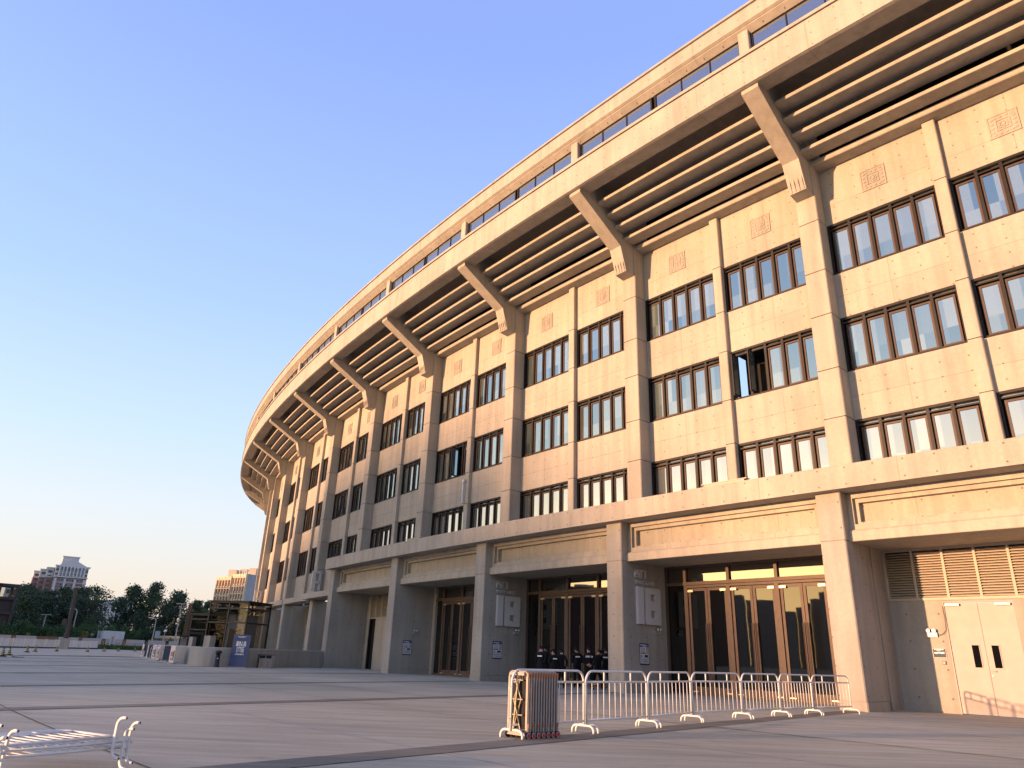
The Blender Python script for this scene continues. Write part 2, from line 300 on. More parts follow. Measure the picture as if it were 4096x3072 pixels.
# ------------------------------------------------------------ setting: ground
g = MB(); n = 40
g.face([(-3000, -3000, 0), (3000, -3000, 0), (3000, 3000, 0), (-3000, 3000, 0)]); tag(g.build('ground', M['ground']), kind='structure')
def strip(name, mat, o0, o1, k0, k1, z, nn=60):
    s = MB(); vs = []; 
    for i in range(nn + 1):
        k = k0 + (k1 - k0) * i / nn; vs += [PK(k, o0, z), PK(k, o1, z)]
    s.add(vs, [(2 * i, 2 * i + 1, 2 * i + 3, 2 * i + 2) for i in range(nn)]); return tag(s.build(name, mat), kind='structure')
strip('entrance_paving', M['pav2'], -2.5, 12.1, -1.5, 9, .004)
def bandstrip(p, ang, l, wd, z, name='paving_band', mat=None):
    d = Vector((math.cos(ang), math.sin(ang), 0)); q = Vector((-d.y, d.x, 0)) * wd / 2; p = Vector((p[0], p[1], z)); e = p - d * l
    s = MB(); s.face([p + q, p - q, e - q, e + q]); return tag(s.build(name, mat or M['band']), kind='structure')
for k, a in ((-1, 43), (0, 45.5), (1, 48.2), (2, 50.7), (3, 55.2), (4, 56.6), (5, 58.5), (6, 60), (7, 62), (8, 64)):
    bandstrip(PK(k if k != 5 else 5.07, 1.2), R(a), 75, .62, .008)
strip('paving_joint', M['joint'], 23.72, 23.745, -1, 6, .0085)
strip('paving_joint', M['ljoint'], 20.0, 20.05, -1, 6, .005)
for o_ in (3.6, 7.8, 15.9, 28, 32): strip('paving_joint', M['joint'], o_, o_ + .018, -1, 8, .0085, 90)
strip('paving_joint', M['joint'], 12.05, 12.075, -1, 2, .0085)
for q, a in (((-18, 30), 5), ((-30, 48), 8)): bandstrip(q, R(a), 60, .12, .006, 'paving_joint')
c = MB(); pts = [(-31.5 + 5.2 * math.cos(t) * 1.1, 62 + 9 * math.sin(t), .012) for t in [R(100 + i * 8) for i in range(20)]]
c.tube([Vector(p) for p in pts], .03, 4); tag(c.build('kerb_line', M['joint']), kind='structure')

# ------------------------------------------------------------ the stadium
J5, J4, J3, J2, J1, J0 = 19.196, 16.780, 14.747, 12.373, 10.343, 7.95
ZT, ZJ, PO = 7.118, 5.402, 1.547
st = thing('stadium', 'curved beige concrete stadium with deep bracketed eaves, window bands and a columned entrance porch', 'stadium', PK(3, -1, 0))
def sp(mb, name, mat, parent=None, **kw): return mb.build(name, mat, parent or st, world=(parent is None), **kw)
NB = list(range(-1, 14))
PW = .0444; MP0, MP1 = .472, .518
GAP = .034
# walls (all the spandrel bands) between pilasters
wl = MB()
for n_ in NB:
    for (z0, z1) in ((J5, 22.0), (J3, J4), (J1, J2)): wl.kbox(n_, n_ + 1, -1.15, -.78, z0, z1, 7)
    if n_ >= 5: wl.kbox(n_, n_ + 1, -1.15, -.78, 5.5, J0, 7)
sp(wl, 'wall', M['panel'])
bk = MB()
for n_ in NB: bk.sweep([(-3.2, 21.5), (-3.2, 26.5), (-3.4, 26.5), (-3.4, 21.5)], n_, n_ + 1, 3)
sp(bk, 'shade_back_sheet', M['shade_black'])  # near-black back sheet: deep shade behind the slats put into its colour
def pil_poly(kc, hw, o0, o1, ch=.035): d = ch / MPK; return [(kc - hw, o0), (kc - hw, o1 - ch), (kc - hw + d, o1), (kc + hw - d, o1), (kc + hw, o1 - ch), (kc + hw, o0)]
def stacked(mb, kc, hw, o0, o1, zs, ch=.035):
    for a, b in zip(zs[:-1], zs[1:]): mb.prism(pil_poly(kc, hw, o0, o1, ch), a + GAP / 2, b - GAP / 2)
    mb.prism(pil_poly(kc, hw - .07 / MPK, o0, o1 - .07, .02), zs[0], zs[-1])
for n_ in NB + [14]:
    p = MB(); stacked(p, n_, PW, -1.15, 0., [7.9 if n_ < 6 else 5.25, J1, J2, J3, J4, J5, 24.3] if n_ < 6 else [5.25, J0, J1, J2, J3, J4, J5, 24.3])
    if n_ >= 6: p.prism(pil_poly(n_, PW, -2.6, 0.), 0, 5.25 - GAP / 2)
    sp(p, 'pilaster', M['plain'])
    b = MB(); prof = [(0, 20.42), (.62, 20.5), (1.03, 21.85), (4.12, 23.74), (4.12, 23.95), (3.35, 24.04), (2.65, 24.87), (0, 24.9)]
    b.sweep(prof, n_ - .0375, n_ + .0375, 1)
    for q in range(4):                            # carved flutes low on the bracket front
        kk = n_ - .027 + q * .018; b.sweep([(.60, 20.52), (.66, 20.55), (.80, 20.9), (.81, 21.14), (.75, 21.14)], kk - .0035, kk + .0035, 1)
    sp(b, 'bracket', M['plain'])
for n_ in NB:
    p = MB(); stacked(p, n_ + .495, .023, -1.15, -.53, [5.5 if n_ >= 5 else 7.9, J1, J2, J3, J4, J5, 22.0], .03); sp(p, 'narrow_pilaster', M['plain'])
    l = MB(); l.sweep([(-1.1, 22.0), (-.12, 22.0), (-.08, 22.04), (-.08, 22.24), (-.12, 22.27), (-1.1, 22.27)], n_ + PW, n_ + 1 - PW, 7); sp(l, 'ledge', M['plain'])
    for (o, z) in ((2.80, 23.60), (2.13, 23.14), (1.46, 22.70), (.78, 22.26)):
        s = MB(); s.sweep([(o - .78, z + .05), (o - .015, z), (o, z + .015), (o, z + .155), (o - .015, z + .17), (o - .78, z + .16)], n_ + .0385, n_ + 1 - .0385, 7); sp(s, 'eave_slat', M['plain'])
# eave ring: soffit and fascia, then coping, roof band
e = MB(); e.sweep([(4.33, 23.96), (4.33, 25.40), (3.2, 25.40), (3.2, 25.1), (-1.0, 25.1), (-1.0, 24.95), (2.65, 24.85), (3.35, 24.02), (4.2, 23.93)], -1, 14, 90, True); sp(e, 'fascia', M['ring'])
e = MB(); e.sweep([(4.30, 25.43), (4.40, 25.43), (4.40, 25.58), (3.2, 25.58), (3.2, 25.43)], -1, 14, 90); sp(e, 'coping', M['plain'])
e = MB(); e.sweep([(3.2, 25.402), (4.28, 25.402), (4.28, 25.428), (3.2, 25.428)], -1, 14, 90); sp(e, 'painted_gap_shadow', M['shade_black'])  # strip painted near-black for the shadow under the coping
e = MB(); e.sweep([(4.36, 27.22), (4.36, 27.96), (3.0, 27.96), (3.0, 26.9), (3.92, 26.88), (4.22, 27.10), (4.22, 27.13), (4.26, 27.15)], -1, 14, 90); sp(e, 'roof_band', M['ring'])
e = MB(); e.sweep([(4.28, 27.99), (4.42, 28.02), (4.42, 28.13), (-6, 28.2), (-6, 27.99)], -1, 14, 90); sp(e, 'roof', M['plain'])
for n_ in NB + [14]:
    p = MB(); p.prism(pil_poly(n_ + .005, .024, 3.5, 4.13, .03), 25.5, 27.05); sp(p, 'roof_pier', M['plain'])
def ring_kz(mb, k0, k1, z0, z1, b, o0, o1, n=3):      # rectangular frame in the facade surface
    d = b / MPK
    mb.kbox(k0, k1, o0, o1, z1 - b, z1, n); mb.kbox(k0, k1, o0, o1, z0, z0 + b, n)
    mb.kbox(k0, k0 + d, o0, o1, z0 + b, z1 - b, 1); mb.kbox(k1 - d, k1, o0, o1, z0 + b, z1 - b, 1)
for n_ in NB:
    for h in (0, 1):
        k0, k1 = (n_ + .03, n_ + .49) if h == 0 else (n_ + .505, n_ + .98)
        f = MB(); ring_kz(f, k0, k1, 25.4, 26.95, .09, 3.8, 3.93, 4)
        for q in (1, 2): kk = k0 + (k1 - k0) * q / 3; f.kbox(kk - .0025, kk + .0025, 3.8, 3.92, 25.4, 26.9, 1)
        f = sp(f, 'clerestory_window', M['bronze'])
        q = MB(); q.sweep([(3.84, 25.4), (3.88, 25.4), (3.88, 26.9), (3.84, 26.9)], k0 + .004, k1 - .004, 4); sp(q, 'pane', M['cwin'], f)
# windows: two of five sashes per bay and row
def window(k0, k1, z0, z1, mat, opened=()):
    f = MB(); ring_kz(f, k0, k1, z0, z1, .09, -1.02, -.80, 4)
    f.kbox(k0 + .009, k1 - .009, -1.0, -.83, z1 - .26, z1 - .20, 4)
    N = 5; ks = [k0 + .009 + (k1 - k0 - .018) * i / N for i in range(N + 1)]
    for q in ks[1:-1]: f.kbox(q - .0055, q + .0055, -1.02, -.82, z0 + .09, z1 - .09, 1)
    f.cur = 1
    for i in range(N):
        if i in opened: continue
        a, b = ks[i] + .0075, ks[i + 1] - .0075
        ring_kz(f, a, b, z0 + .11, z1 - .30, .075, -.98, -.91, 1)
    f = sp(f, 'window', [M['bronze'], M['brown']])
    p = MB()
    for i in range(N):
        if i in opened: continue
        a, b = ks[i] + .0075, ks[i + 1] - .0075
        p.sweep([(-.97, z0 + .14), (-.945, z0 + .14), (-.945, z1 - .31), (-.97, z1 - .31)], a + .004, b - .004, 1)
    p.kbox(k0 + .009, k1 - .009, -.99, -.96, z1 - .2, z1 - .09, 2)
    sp(p, 'pane', mat, f)
    if not opened: v = MB(); v.kbox(k0, k1, -1.14, -1.06, z0, z1, 4); sp(v, 'dark_backing', M['shade_black'], f)
    for i in opened:                              # a sash swung out square to the wall
        s = MB(); kk = ks[i + 1] - .02; d = .0028
        for (o0, o1, a, b) in ((-.92, -.36, z0 + .1, z0 + .17), (-.92, -.36, z1 - .36, z1 - .29), (-.92, -.85, z0 + .17, z1 - .36), (-.43, -.36, z0 + .17, z1 - .36)): s.kbox(kk - d, kk + d, o0, o1, a, b, 1)
        s.cur = 1; s.kbox(kk - d * .4, kk + d * .4, -.85, -.43, z0 + .17, z1 - .36, 1)
        sp(s, 'open_sash', [M['bronze'], M['win']], f)
    if opened:
        v = MB(); v.kbox(k0, k1, -2.2, -2.1, z0, z1, 2); v.kbox(k0, k1, -2.1, -1.03, z0 - .05, z0, 2); v.kbox(k0, k1, -2.1, -1.03, z1, z1 + .05, 2); sp(v, 'room_interior', M['shade_black'], f)
for n_ in NB:
    for (a, b, h) in ((n_ + PW, n_ + MP0, 0), (n_ + MP1, n_ + 1 - PW, 1)):
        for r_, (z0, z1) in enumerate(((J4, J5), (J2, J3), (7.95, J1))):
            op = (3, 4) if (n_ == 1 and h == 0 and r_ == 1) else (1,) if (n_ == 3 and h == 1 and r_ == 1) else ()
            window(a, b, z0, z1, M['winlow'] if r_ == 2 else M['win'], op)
        # carved square medallion above the top window
        kc = n_ + .2585 if h == 0 else n_ + .737; zc = 20.62; hz = .50; hk = hz / MPK
        m_ = MB(); m_.kbox(kc - hk, kc + hk, -.79, -.762, zc - hz, zc + hz, 1)
        ring_kz(m_, kc - hk, kc + hk, zc - hz, zc + hz, .05, -.765, -.742, 1); hi = .24; ring_kz(m_, kc - hi / MPK, kc + hi / MPK, zc - hi, zc + hi, .035, -.765, -.738, 1)
        def oval(u, v, ru, rv, o0, o1, nn=10):
            a_ = [(PK(kc + (u + ru * math.cos(2 * PI * i / nn)) / MPK, o_, zc + v + rv * math.sin(2 * PI * i / nn))) for o_ in (o0, o1) for i in range(nn)]
            m_.add(a_, [(i, (i + 1) % nn, nn + (i + 1) % nn, nn + i) for i in range(nn)] + [list(range(nn, 2 * nn))])
        oval(0, 0, .075, .075, -.762, -.732)
        for q in range(8): t_ = 2 * PI * q / 8; oval(.135 * math.cos(t_), .135 * math.sin(t_), .05, .05, -.762, -.74, 8)
        for q in range(16):
            sd_, u_ = divmod(q, 4); u_ = -.37 + u_ * .185 + .05; a_ = (u_, .36) if sd_ == 0 else (-u_, -.36) if sd_ == 1 else (.36, -u_) if sd_ == 2 else (-.36, u_)
            oval(a_[0], a_[1], .065, .065, -.762, -.745, 8); oval(a_[0], a_[1], .03, .03, -.745, -.735, 6)
        sp(m_, 'medallion', M['medal'])
# porch: belt canopy, columns, lintels and stepped friezes
KE = 5.075
b = MB(); b.sweep([(-1.0, ZT + .02), (1.97, ZT), (1.97, 7.93), (1.95, 7.95), (-1.0, 7.95)], -1.2, KE + .06, 44); sp(b, 'canopy_belt', M['ring'])
CW = .045
def kcol(n_): return KE if n_ == 5 else n_
for n_ in range(-1, 6):
    kc = kcol(n_); p = MB()
    if n_ == 1:
        p.prism(pil_poly(kc, CW, -.22, PO), .3, ZJ); p.prism(pil_poly(kc, CW + .002, -.22, PO + .012), 0, .288); p.prism([(kc - CW, -1.6), (kc - CW, -.45), (kc + CW, -.45), (kc + CW, -1.6)], 0, ZJ); p.prism([(kc - CW + .03, -.46), (kc - CW + .03, -.2), (kc + CW, -.2), (kc + CW, -.46)], 0, ZJ)
    else:
        p.prism(pil_poly(kc, CW, -1.62, PO), .3, ZJ); p.prism(pil_poly(kc, CW + .002, -1.62, PO + .012), 0, .288)
    p.prism(pil_poly(kc, CW - .004, -1.0, PO - .04), .27, ZT); p.prism(pil_poly(kc, CW, -1.0, PO), ZJ + GAP, ZT)
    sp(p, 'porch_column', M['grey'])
for n_ in range(-1, 5):
    a, b_ = kcol(n_) + CW, kcol(n_ + 1) - CW
    l = MB(); l.sweep([(-1.75, ZJ), (1.2, ZJ), (1.22, ZJ + .02), (1.22, 5.74), (1.16, 5.80), (.4, 5.80), (.4, 5.7), (-1.75, 5.7)], a, b_, 7); sp(l, 'lintel', M['plain'])
    f = MB(); ring_kz(f, a, b_, 5.80, ZT, .20, .4, 1.06, 7); d = .2 / MPK; ring_kz(f, a + d, b_ - d, 6.0 - .06, ZT - .2, .15, .4, .92, 7); d = .35 / MPK
    f.kbox(a + d - .001, b_ - d + .001, .5, .72, 6.0, ZT - .3, 7); sp(f, 'frieze_panel', M['ring'])
# recess backs
def leaf_door(k0, k1, parent_name='glass_door'):        # a pair of tall glazed leaves
    f = MB(); ring_kz(f, k0, k1, 0.02, 4.52, .10, -1.66, -1.44, 2); km = (k0 + k1) / 2; d = .1 / MPK
    for (a, b) in ((k0 + d + .001, km - .0012), (km + .0012, k1 - d - .001)): ring_kz(f, a, b, .06, 4.40, .12, -1.58, -1.50, 1); f.kbox(a + .012, b - .012, -1.57, -1.51, .18, .34, 1)
    f = sp(f, parent_name, M['doorframe'])
    for (a, b, s_) in ((k0 + d, km, 1), (km, k1 - d, -1)):
        p = MB(); p.kbox(a + .010, b - .010, -1.555, -1.535, .2, 4.3, 1); sp(p, 'pane', M['dglass'], f)
        kh = km + (-.0095 if s_ == 1 else .0095)
        h = MB(); h.tube([PK(kh, -1.41, .38), PK(kh, -1.41, 2.9)], .024, 8)
        for z in (.7, 2.5): h.tube([PK(kh, -1.42, z), PK(kh, -1.52, z)], .012, 6)
        sp(h, 'handle', M['brown'], f)
        kc_ = (a + .016) if s_ == 1 else (b - .016); c_ = MB(); c_.kbox(kc_ - .014, kc_ + .014, -1.50, -1.43, 4.24, 4.33, 1); sp(c_, 'door_closer', M['brass'], f)
        kc_ = (a + .016) if s_ == 1 else (b - .016); c_ = MB(); c_.kbox(kc_ - .013, kc_ + .013, -1.50, -1.46, .08, .16, 1); sp(c_, 'floor_pivot', M['brass'], f)
def glazed_bay(n_):
    a, b = kcol(n_) + CW, kcol(n_ + 1) - CW
    scr = MB(); doors = [(n_ + .17, n_ + .388), (n_ + .388, n_ + .616), (n_ + .616, n_ + .838)]
    ring_kz(scr, a, b, 0.0, ZJ, .09, -1.7, -1.46, 5)
    scr.kbox(a, b, -1.68, -1.45, 4.54, 4.68, 5)
    for q in (n_ + .165, n_ + .388, n_ + .616, n_ + .843): scr.kbox(q - .007, q + .007, -1.68, -1.47, 4.68, ZJ - .09, 1)
    for q in (n_ + .163, n_ + .843): scr.kbox(q - .005, q + .005, -1.68, -1.46, .09, 4.54, 1)
    scr = sp(scr, 'entrance_screen', M['doorframe'])
    p = MB(); p.kbox(a, b, -1.60, -1.57, 4.66, ZJ - .05, 5); sp(p, 'transom_pane', M['tglass'], scr); p = MB(); p.kbox(a, n_ + .16, -1.60, -1.57, .05, 4.56, 2); sp(p, 'pane', M['dglass'], scr); p = MB(); p.kbox(n_ + .845, b, -1.60, -1.57, .05, 4.56, 2); sp(p, 'pane', M['dglass'], scr)
    p = MB(); p.kbox(a, b, -1.73, -1.71, 0, ZJ, 4); sp(p, 'backing', M['shade_black'], scr)
    for q in doors: leaf_door(*q)
for n_ in (1, 2, 3): glazed_bay(n_)
def louvre(k0, k1, z0, z1, o=-1.5, nm=9):
    f = MB(); ring_kz(f, k0, k1, z0, z1, .09, o - .12, o + .04, 6)
    for i in range(1, nm): q = k0 + (k1 - k0) * i / nm; f.kbox(q - .004, q + .004, o - .1, o + .03, z0 + .09, z1 - .09, 1)
    z = z0 + .12
    while z < z1 - .12: f.sweep([(o - .09, z + .055), (o - .075, z + .06), (o + .02, z + .01), (o + .02, z - .01), (o + .005, z - .012)], k0 + .009, k1 - .009, 6, False); z += .088
    f = sp(f, 'louvre_panel', M['louvre']); p = MB(); p.kbox(k0, k1, o - .16, o - .13, z0, z1, 3); sp(p, 'backing', M['shade_black'], f)
def steel_door(k0, k1, o=-1.5):
    f = MB(); km = (k0 + k1) / 2
    for (a, b) in ((k0 + .004, km - .0007), (km + .0007, k1 - .004)): f.kbox(a, b, o - .08, o - .03, .03, 3.49, 1)
    ring_kz(f, k0, k1, -.08, 3.55, .035, o - .1, o + .005, 1); f = sp(f, 'steel_door', M['door'])
    for kc_ in (km + .029, km - .029): p = MB(); p.kbox(kc_ - .011, kc_ + .011, o - .035, o - .02, 1.45, 2.15, 1); p2 = MB(); ring_kz(p2, kc_ - .013, kc_ + .013, 1.43, 2.17, .025, o - .03, o - .012, 1); fr = sp(p2, 'vision_panel', M['door'], f); sp(p, 'pane', M['dglass'], fr)
    h = MB(); h.tube([PK(km - .006, o - .03, 1.36), PK(km - .006, o + .05, 1.36), PK(km - .019, o + .05, 1.35)], .014, 8); h.tube([PK(km - .008, o - .03, 1.22), PK(km - .008, o - .005, 1.22)], .03, 10); sp(h, 'handle', M['steel'], f)
    for kc_ in (k0 + .03, k1 - .03): p = MB(); p.kbox(kc_ - .022, kc_ + .022, o - .02, o + .07, 3.40, 3.47, 1); sp(p, 'door_closer', M['steel'], f)
for n_ in (0, -1):
    a, b = kcol(n_) + CW, kcol(n_ + 1) - CW; d0, d1 = n_ + .566, n_ + .778
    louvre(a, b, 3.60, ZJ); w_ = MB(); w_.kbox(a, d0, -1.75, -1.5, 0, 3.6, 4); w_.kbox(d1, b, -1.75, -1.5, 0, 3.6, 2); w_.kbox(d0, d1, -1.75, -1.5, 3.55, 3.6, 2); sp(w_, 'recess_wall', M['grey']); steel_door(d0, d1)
a, b = 4 + CW, KE - CW
louvre(a, b - .055, 3.6, ZJ); w_ = MB(); w_.kbox(a, 4.86, -1.75, -1.5, 0, 3.6, 5); w_.kbox(4.975, b, -1.75, -1.5, 0, ZJ, 2); sp(w_, 'recess_wall', M['plain'])
p = MB(); ring_kz(p, 4.86, 4.975, 0, 3.6, .07, -1.7, -1.52, 1); p = sp(p, 'side_door', M['bronze']); q = MB(); q.kbox(4.867, 4.968, -1.66, -1.63, .05, 3.55, 1); sp(q, 'pane', M['dglass'], p)
w_ = MB(); w_.kbox(3.925, 3.957, -1.7, -1.40, 0, ZJ, 1); sp(w_, 'recess_wall', M['plain'])
# base beyond the porch: canopy slabs, louvres, dark doors
for (k0, k1, o) in ((KE + .05, 6.05, .75), (6.045, 6.955, .06), (7.045, 7.955, .06), (8.045, 9.05, .95), (9.05, 9.955, .06), (10.05, 10.96, .06), (11.05, 11.96, .06)):
    s = MB(); s.kbox(k0, k1, -1.2, o, 5.33, 5.80, 7); sp(s, 'canopy_slab', M['plain'])
for n_ in range(5, 13):
    a, b = n_ + PW, n_ + 1 - PW
    if n_ == 5: a = KE + CW
    w_ = MB(); w_.kbox(a, b, -2.6, -2.3, 0, 3.3 if n_ % 2 == 0 else 5.4, 4); sp(w_, 'recess_wall', M['plain'])
    if n_ % 2 == 0: louvre(a, b, 3.3, 5.35, -2.3, 8)
    else:
        f = MB(); ring_kz(f, b - .22, b - .03, 0, 4.6, .08, -2.3, -2.2, 1); f.kbox(b - .22, b - .03, -2.3, -2.2, 3.0, 3.08, 1); f = sp(f, 'side_door', M['black']); q = MB(); q.kbox(b - .215, b - .035, -2.29, -2.26, .05, 4.55, 1); sp(q, 'pane', M['dglass'], f)
# small fittings on the facade
d_ = MB(); d_.kbox(3.507, 3.519, -.53, -.36, 10.36, 11.72, 1); d_.kbox(3.497, 3.519, -.53, -.33, 11.72, 11.9, 1); sp(d_, 'cable_duct', M['bwhite'])
for (a, b) in ((1.30, 1.48), (3.62, 3.78)): d_ = MB(); d_.kbox(a, b, 1.72, 1.9, 7.953, 8.03, 2); d_.kbox(a - .012, b + .012, 1.68, 1.93, 8.03, 8.07, 2); sp(d_, 'cable_tray', M['louvre'])

# ------------------------------------------------------------ signs and fittings on the porch
def side_frame(k, o, z, lift):                    # the right-hand side face of a porch column: x runs inwards
    kk = k - .0452; nrm = (PK(kk, 1) - PK(kk, 0)).normalized(); tan = (PK(kk - .01) - PK(kk)).normalized(); x = -nrm
    return frame4(x, Vector((0, 0, 1)), tan, PK(kk, o, z) + tan * lift), x, tan
def wall_frame(k, o, z, lift):
    nrm = (PK(k, 1) - PK(k, 0)).normalized(); x = Vector((-nrm.y, nrm.x, 0))
    if (PK(k - .01) - PK(k)).dot(x) < 0: x = -x
    return frame4(x, Vector((0, 0, 1)), nrm, PK(k, o, z) + nrm * lift), x, nrm
def mbox(mb, F, c, d):                             # box in a face frame: c=(x,z,y)
    vs = [F @ Vector((c[0] + sx * d[0] / 2, c[1] + sz * d[1] / 2, c[2] + sy * d[2] / 2)) for sx in (-1, 1) for sz in (-1, 1) for sy in (-1, 1)]
    mb.add(vs, [(0, 1, 3, 2), (4, 6, 7, 5), (0, 4, 5, 1), (2, 3, 7, 6), (0, 2, 6, 4), (1, 5, 7, 3)])
def poster(k, o0, o1, name='notice_board', lab=''):
    z0, z1 = 1.12, 2.0; F, x, tn = side_frame(k, (o0 + o1) / 2, (z0 + z1) / 2, .012); W_ = abs(o0 - o1); H_ = z1 - z0
    t = thing(name, lab, 'notice', PK(k - .0452, (o0 + o1) / 2, z0), 0, 'blue notice boards on the porch columns')
    b = MB(); mbox(b, F, (0, 0, 0), (W_, H_, .02)); b.build('board', M['navy'], t, world=True)
    p = MB()
    for (a, c_, e_, f_) in ((-.47, .46, .00, .32), (-.47, -.16, -.17, -.005), (-.14, .46, -.17, -.005), (-.47, .46, -.43, -.19)): mbox(p, F, ((a + c_) / 2 * W_, (e_ + f_) / 2 * H_, .012), ((c_ - a) * W_, (f_ - e_) * H_, .006))
    p.build('white_panel', M['paper'], t, world=True)
    q = MB()
    for i in range(4):
        for j in range(2): mbox(q, F, ((-.36 + i * .12) * W_, (.24 - j * .105) * H_, .017), (.045 * W_, .08 * H_, .004))
    for i in range(2):
        for j in range(5): mbox(q, F, ((.22 + i * .15) * W_, (.27 - j * .058) * H_, .017), (.10 * W_, .034 * H_, .004))
    mbox(q, F, (-.16 * W_, .045 * H_, .017), (.5 * W_, .05 * H_, .004)); mbox(q, F, (-.33 * W_, -.09 * H_, .017), (.09 * W_, .11 * H_, .004))
    for i in range(6):
        for j in range(2): mbox(q, F, ((-.34 + i * .135) * W_, (-.265 - j * .085) * H_, .017), (.08 * W_, .055 * H_, .004))
    q.build('pictogram', M['ink'], t, world=True)
    q = MB(); mbox(q, F, (.18 * W_, -.09 * H_, .017), (.38 * W_, .11 * H_, .004)); q.build('blue_card', M['navy'], t, world=True)
    q = MB(); mbox(q, F, (-.15 * W_, .42 * H_, .012), (.6 * W_, .035 * H_, .004)); mbox(q, F, (.02, .355 * H_, .012), (.45 * W_, .02 * H_, .004)); mbox(q, F, (.27 * W_, .42 * H_, .012), (.04 * W_, .03 * H_, .004)); mbox(q, F, (.4 * W_, .42 * H_, .012), (.05 * W_, .045 * H_, .004)); q.build('heading', M['reflect'], t, world=True)
poster(2, .49, -.12, lab='blue notice poster on the column nearest the three open glass doors, below its 18')
poster(3, .79, .17, lab='blue notice poster on the column to the left of the black uniformed people')
poster(4, .65, .01, lab='blue notice poster on the numberless column, under a twin lamp')
def emergency_lamp(F, loc, lab):
    t = thing('emergency_light', lab, 'light', loc, 0, 'twin headed emergency lights')
    b = MB(); mbox(b, F, (0, 0, .04), (.34, .14, .08)); b.build('battery_box', M['steel'], t, world=True)
    for sx in (-.09, .09):
        h = MB(); c = F @ Vector((sx, .135, .02)); nn = (F.to_3x3() @ Vector((0, 0, 1))); h.tube([c, c + nn * .05, c + nn * .10], [.04, .06, .065], 10); hd = h.build('lamp_head', M['steel'], t, world=True); l = MB(); l.tube([c + nn * .101, c + nn * .108], .055, 10); l.build('lens', M['lamp'], hd)
for (k, o, l_) in ((2, -.77, 'twin emergency light below the 18 beside the three lit glass doors'), (3, -.78, 'twin emergency light below the 18 to the left of the black uniformed people'), (4, -.15, 'twin emergency light above the notice on the numberless column')):
    F, x, tn = side_frame(k, o, 2.48, .002); emergency_lamp(F, PK(k - .0452, o, 2.4), l_)
F, x, tn = wall_frame(.826, -1.5, 2.46, .003); emergency_lamp(F, PK(.826, -1.5, 2.4), 'sunlit twin emergency light with a loose cable beside the beige steel doors')
F8, _, _ = side_frame(9, -.55, 2.7, .002); emergency_lamp(F8, PK(9 - .0452, -.55, 2.6), 'small far twin emergency light beside the black framed door beyond the low wall')
cb = MB(); cb.tube([PK(.812, -1.45, 2.47), PK(.802, -1.44, 2.45), PK(.79, -1.45, 2.5), PK(.779, -1.46, 2.62), PK(.777, -1.46, 3.0), PK(.7785, -1.47, 3.4)], .008, 5); tag(cb.build('cable', M['rubber']), 'thin loose cable curling from the sunlit emergency light to the steel doors', 'cable')
F, x, tn = wall_frame(.813, -1.5, 1.88, .012)
t = thing('door_plate', 'small slate room plate in a pale frame beside the beige steel doors', 'sign', PK(.813, -1.5, 1.73)); b = MB(); mbox(b, F, (0, 0, 0), (.42, .31, .016)); b.build('frame', M['alu'], t, world=True); b = MB(); mbox(b, F, (0, 0, .009), (.385, .275, .006)); b.build('plate', M['slate'], t, world=True)
put_text('lettering', 'B2)弱电间', .066, M['reflect'], F @ Matrix.Translation((0, .0, .014)), t, .001, .002, .30, True)
b = MB(); mbox(b, F, (-.01, .115, .014), (.2, .018, .002)); mbox(b, F, (-.01, .09, .014), (.14, .012, .002)); mbox(b, F, (-.13, .112, .014), (.035, .02, .002)); mbox(b, F, (.12, .112, .014), (.03, .035, .002)); b.build('heading', M['reflect'], t, world=True)
F, x, tn = wall_frame(.803, -1.5, 1.57, .02); t = thing('card_reader', 'small black card reader under the slate plate by the steel doors', 'card reader', PK(.803, -1.5, 1.5)); b = MB(); mbox(b, F, (0, 0, 0), (.11, .12, .04)); b.build('case', M['black'], t, world=True); b = MB(); b.tube([F @ Vector((0, 0, .021)), F @ Vector((0, 0, .026))], .018, 10); b.build('button', M['steel'], t, world=True)
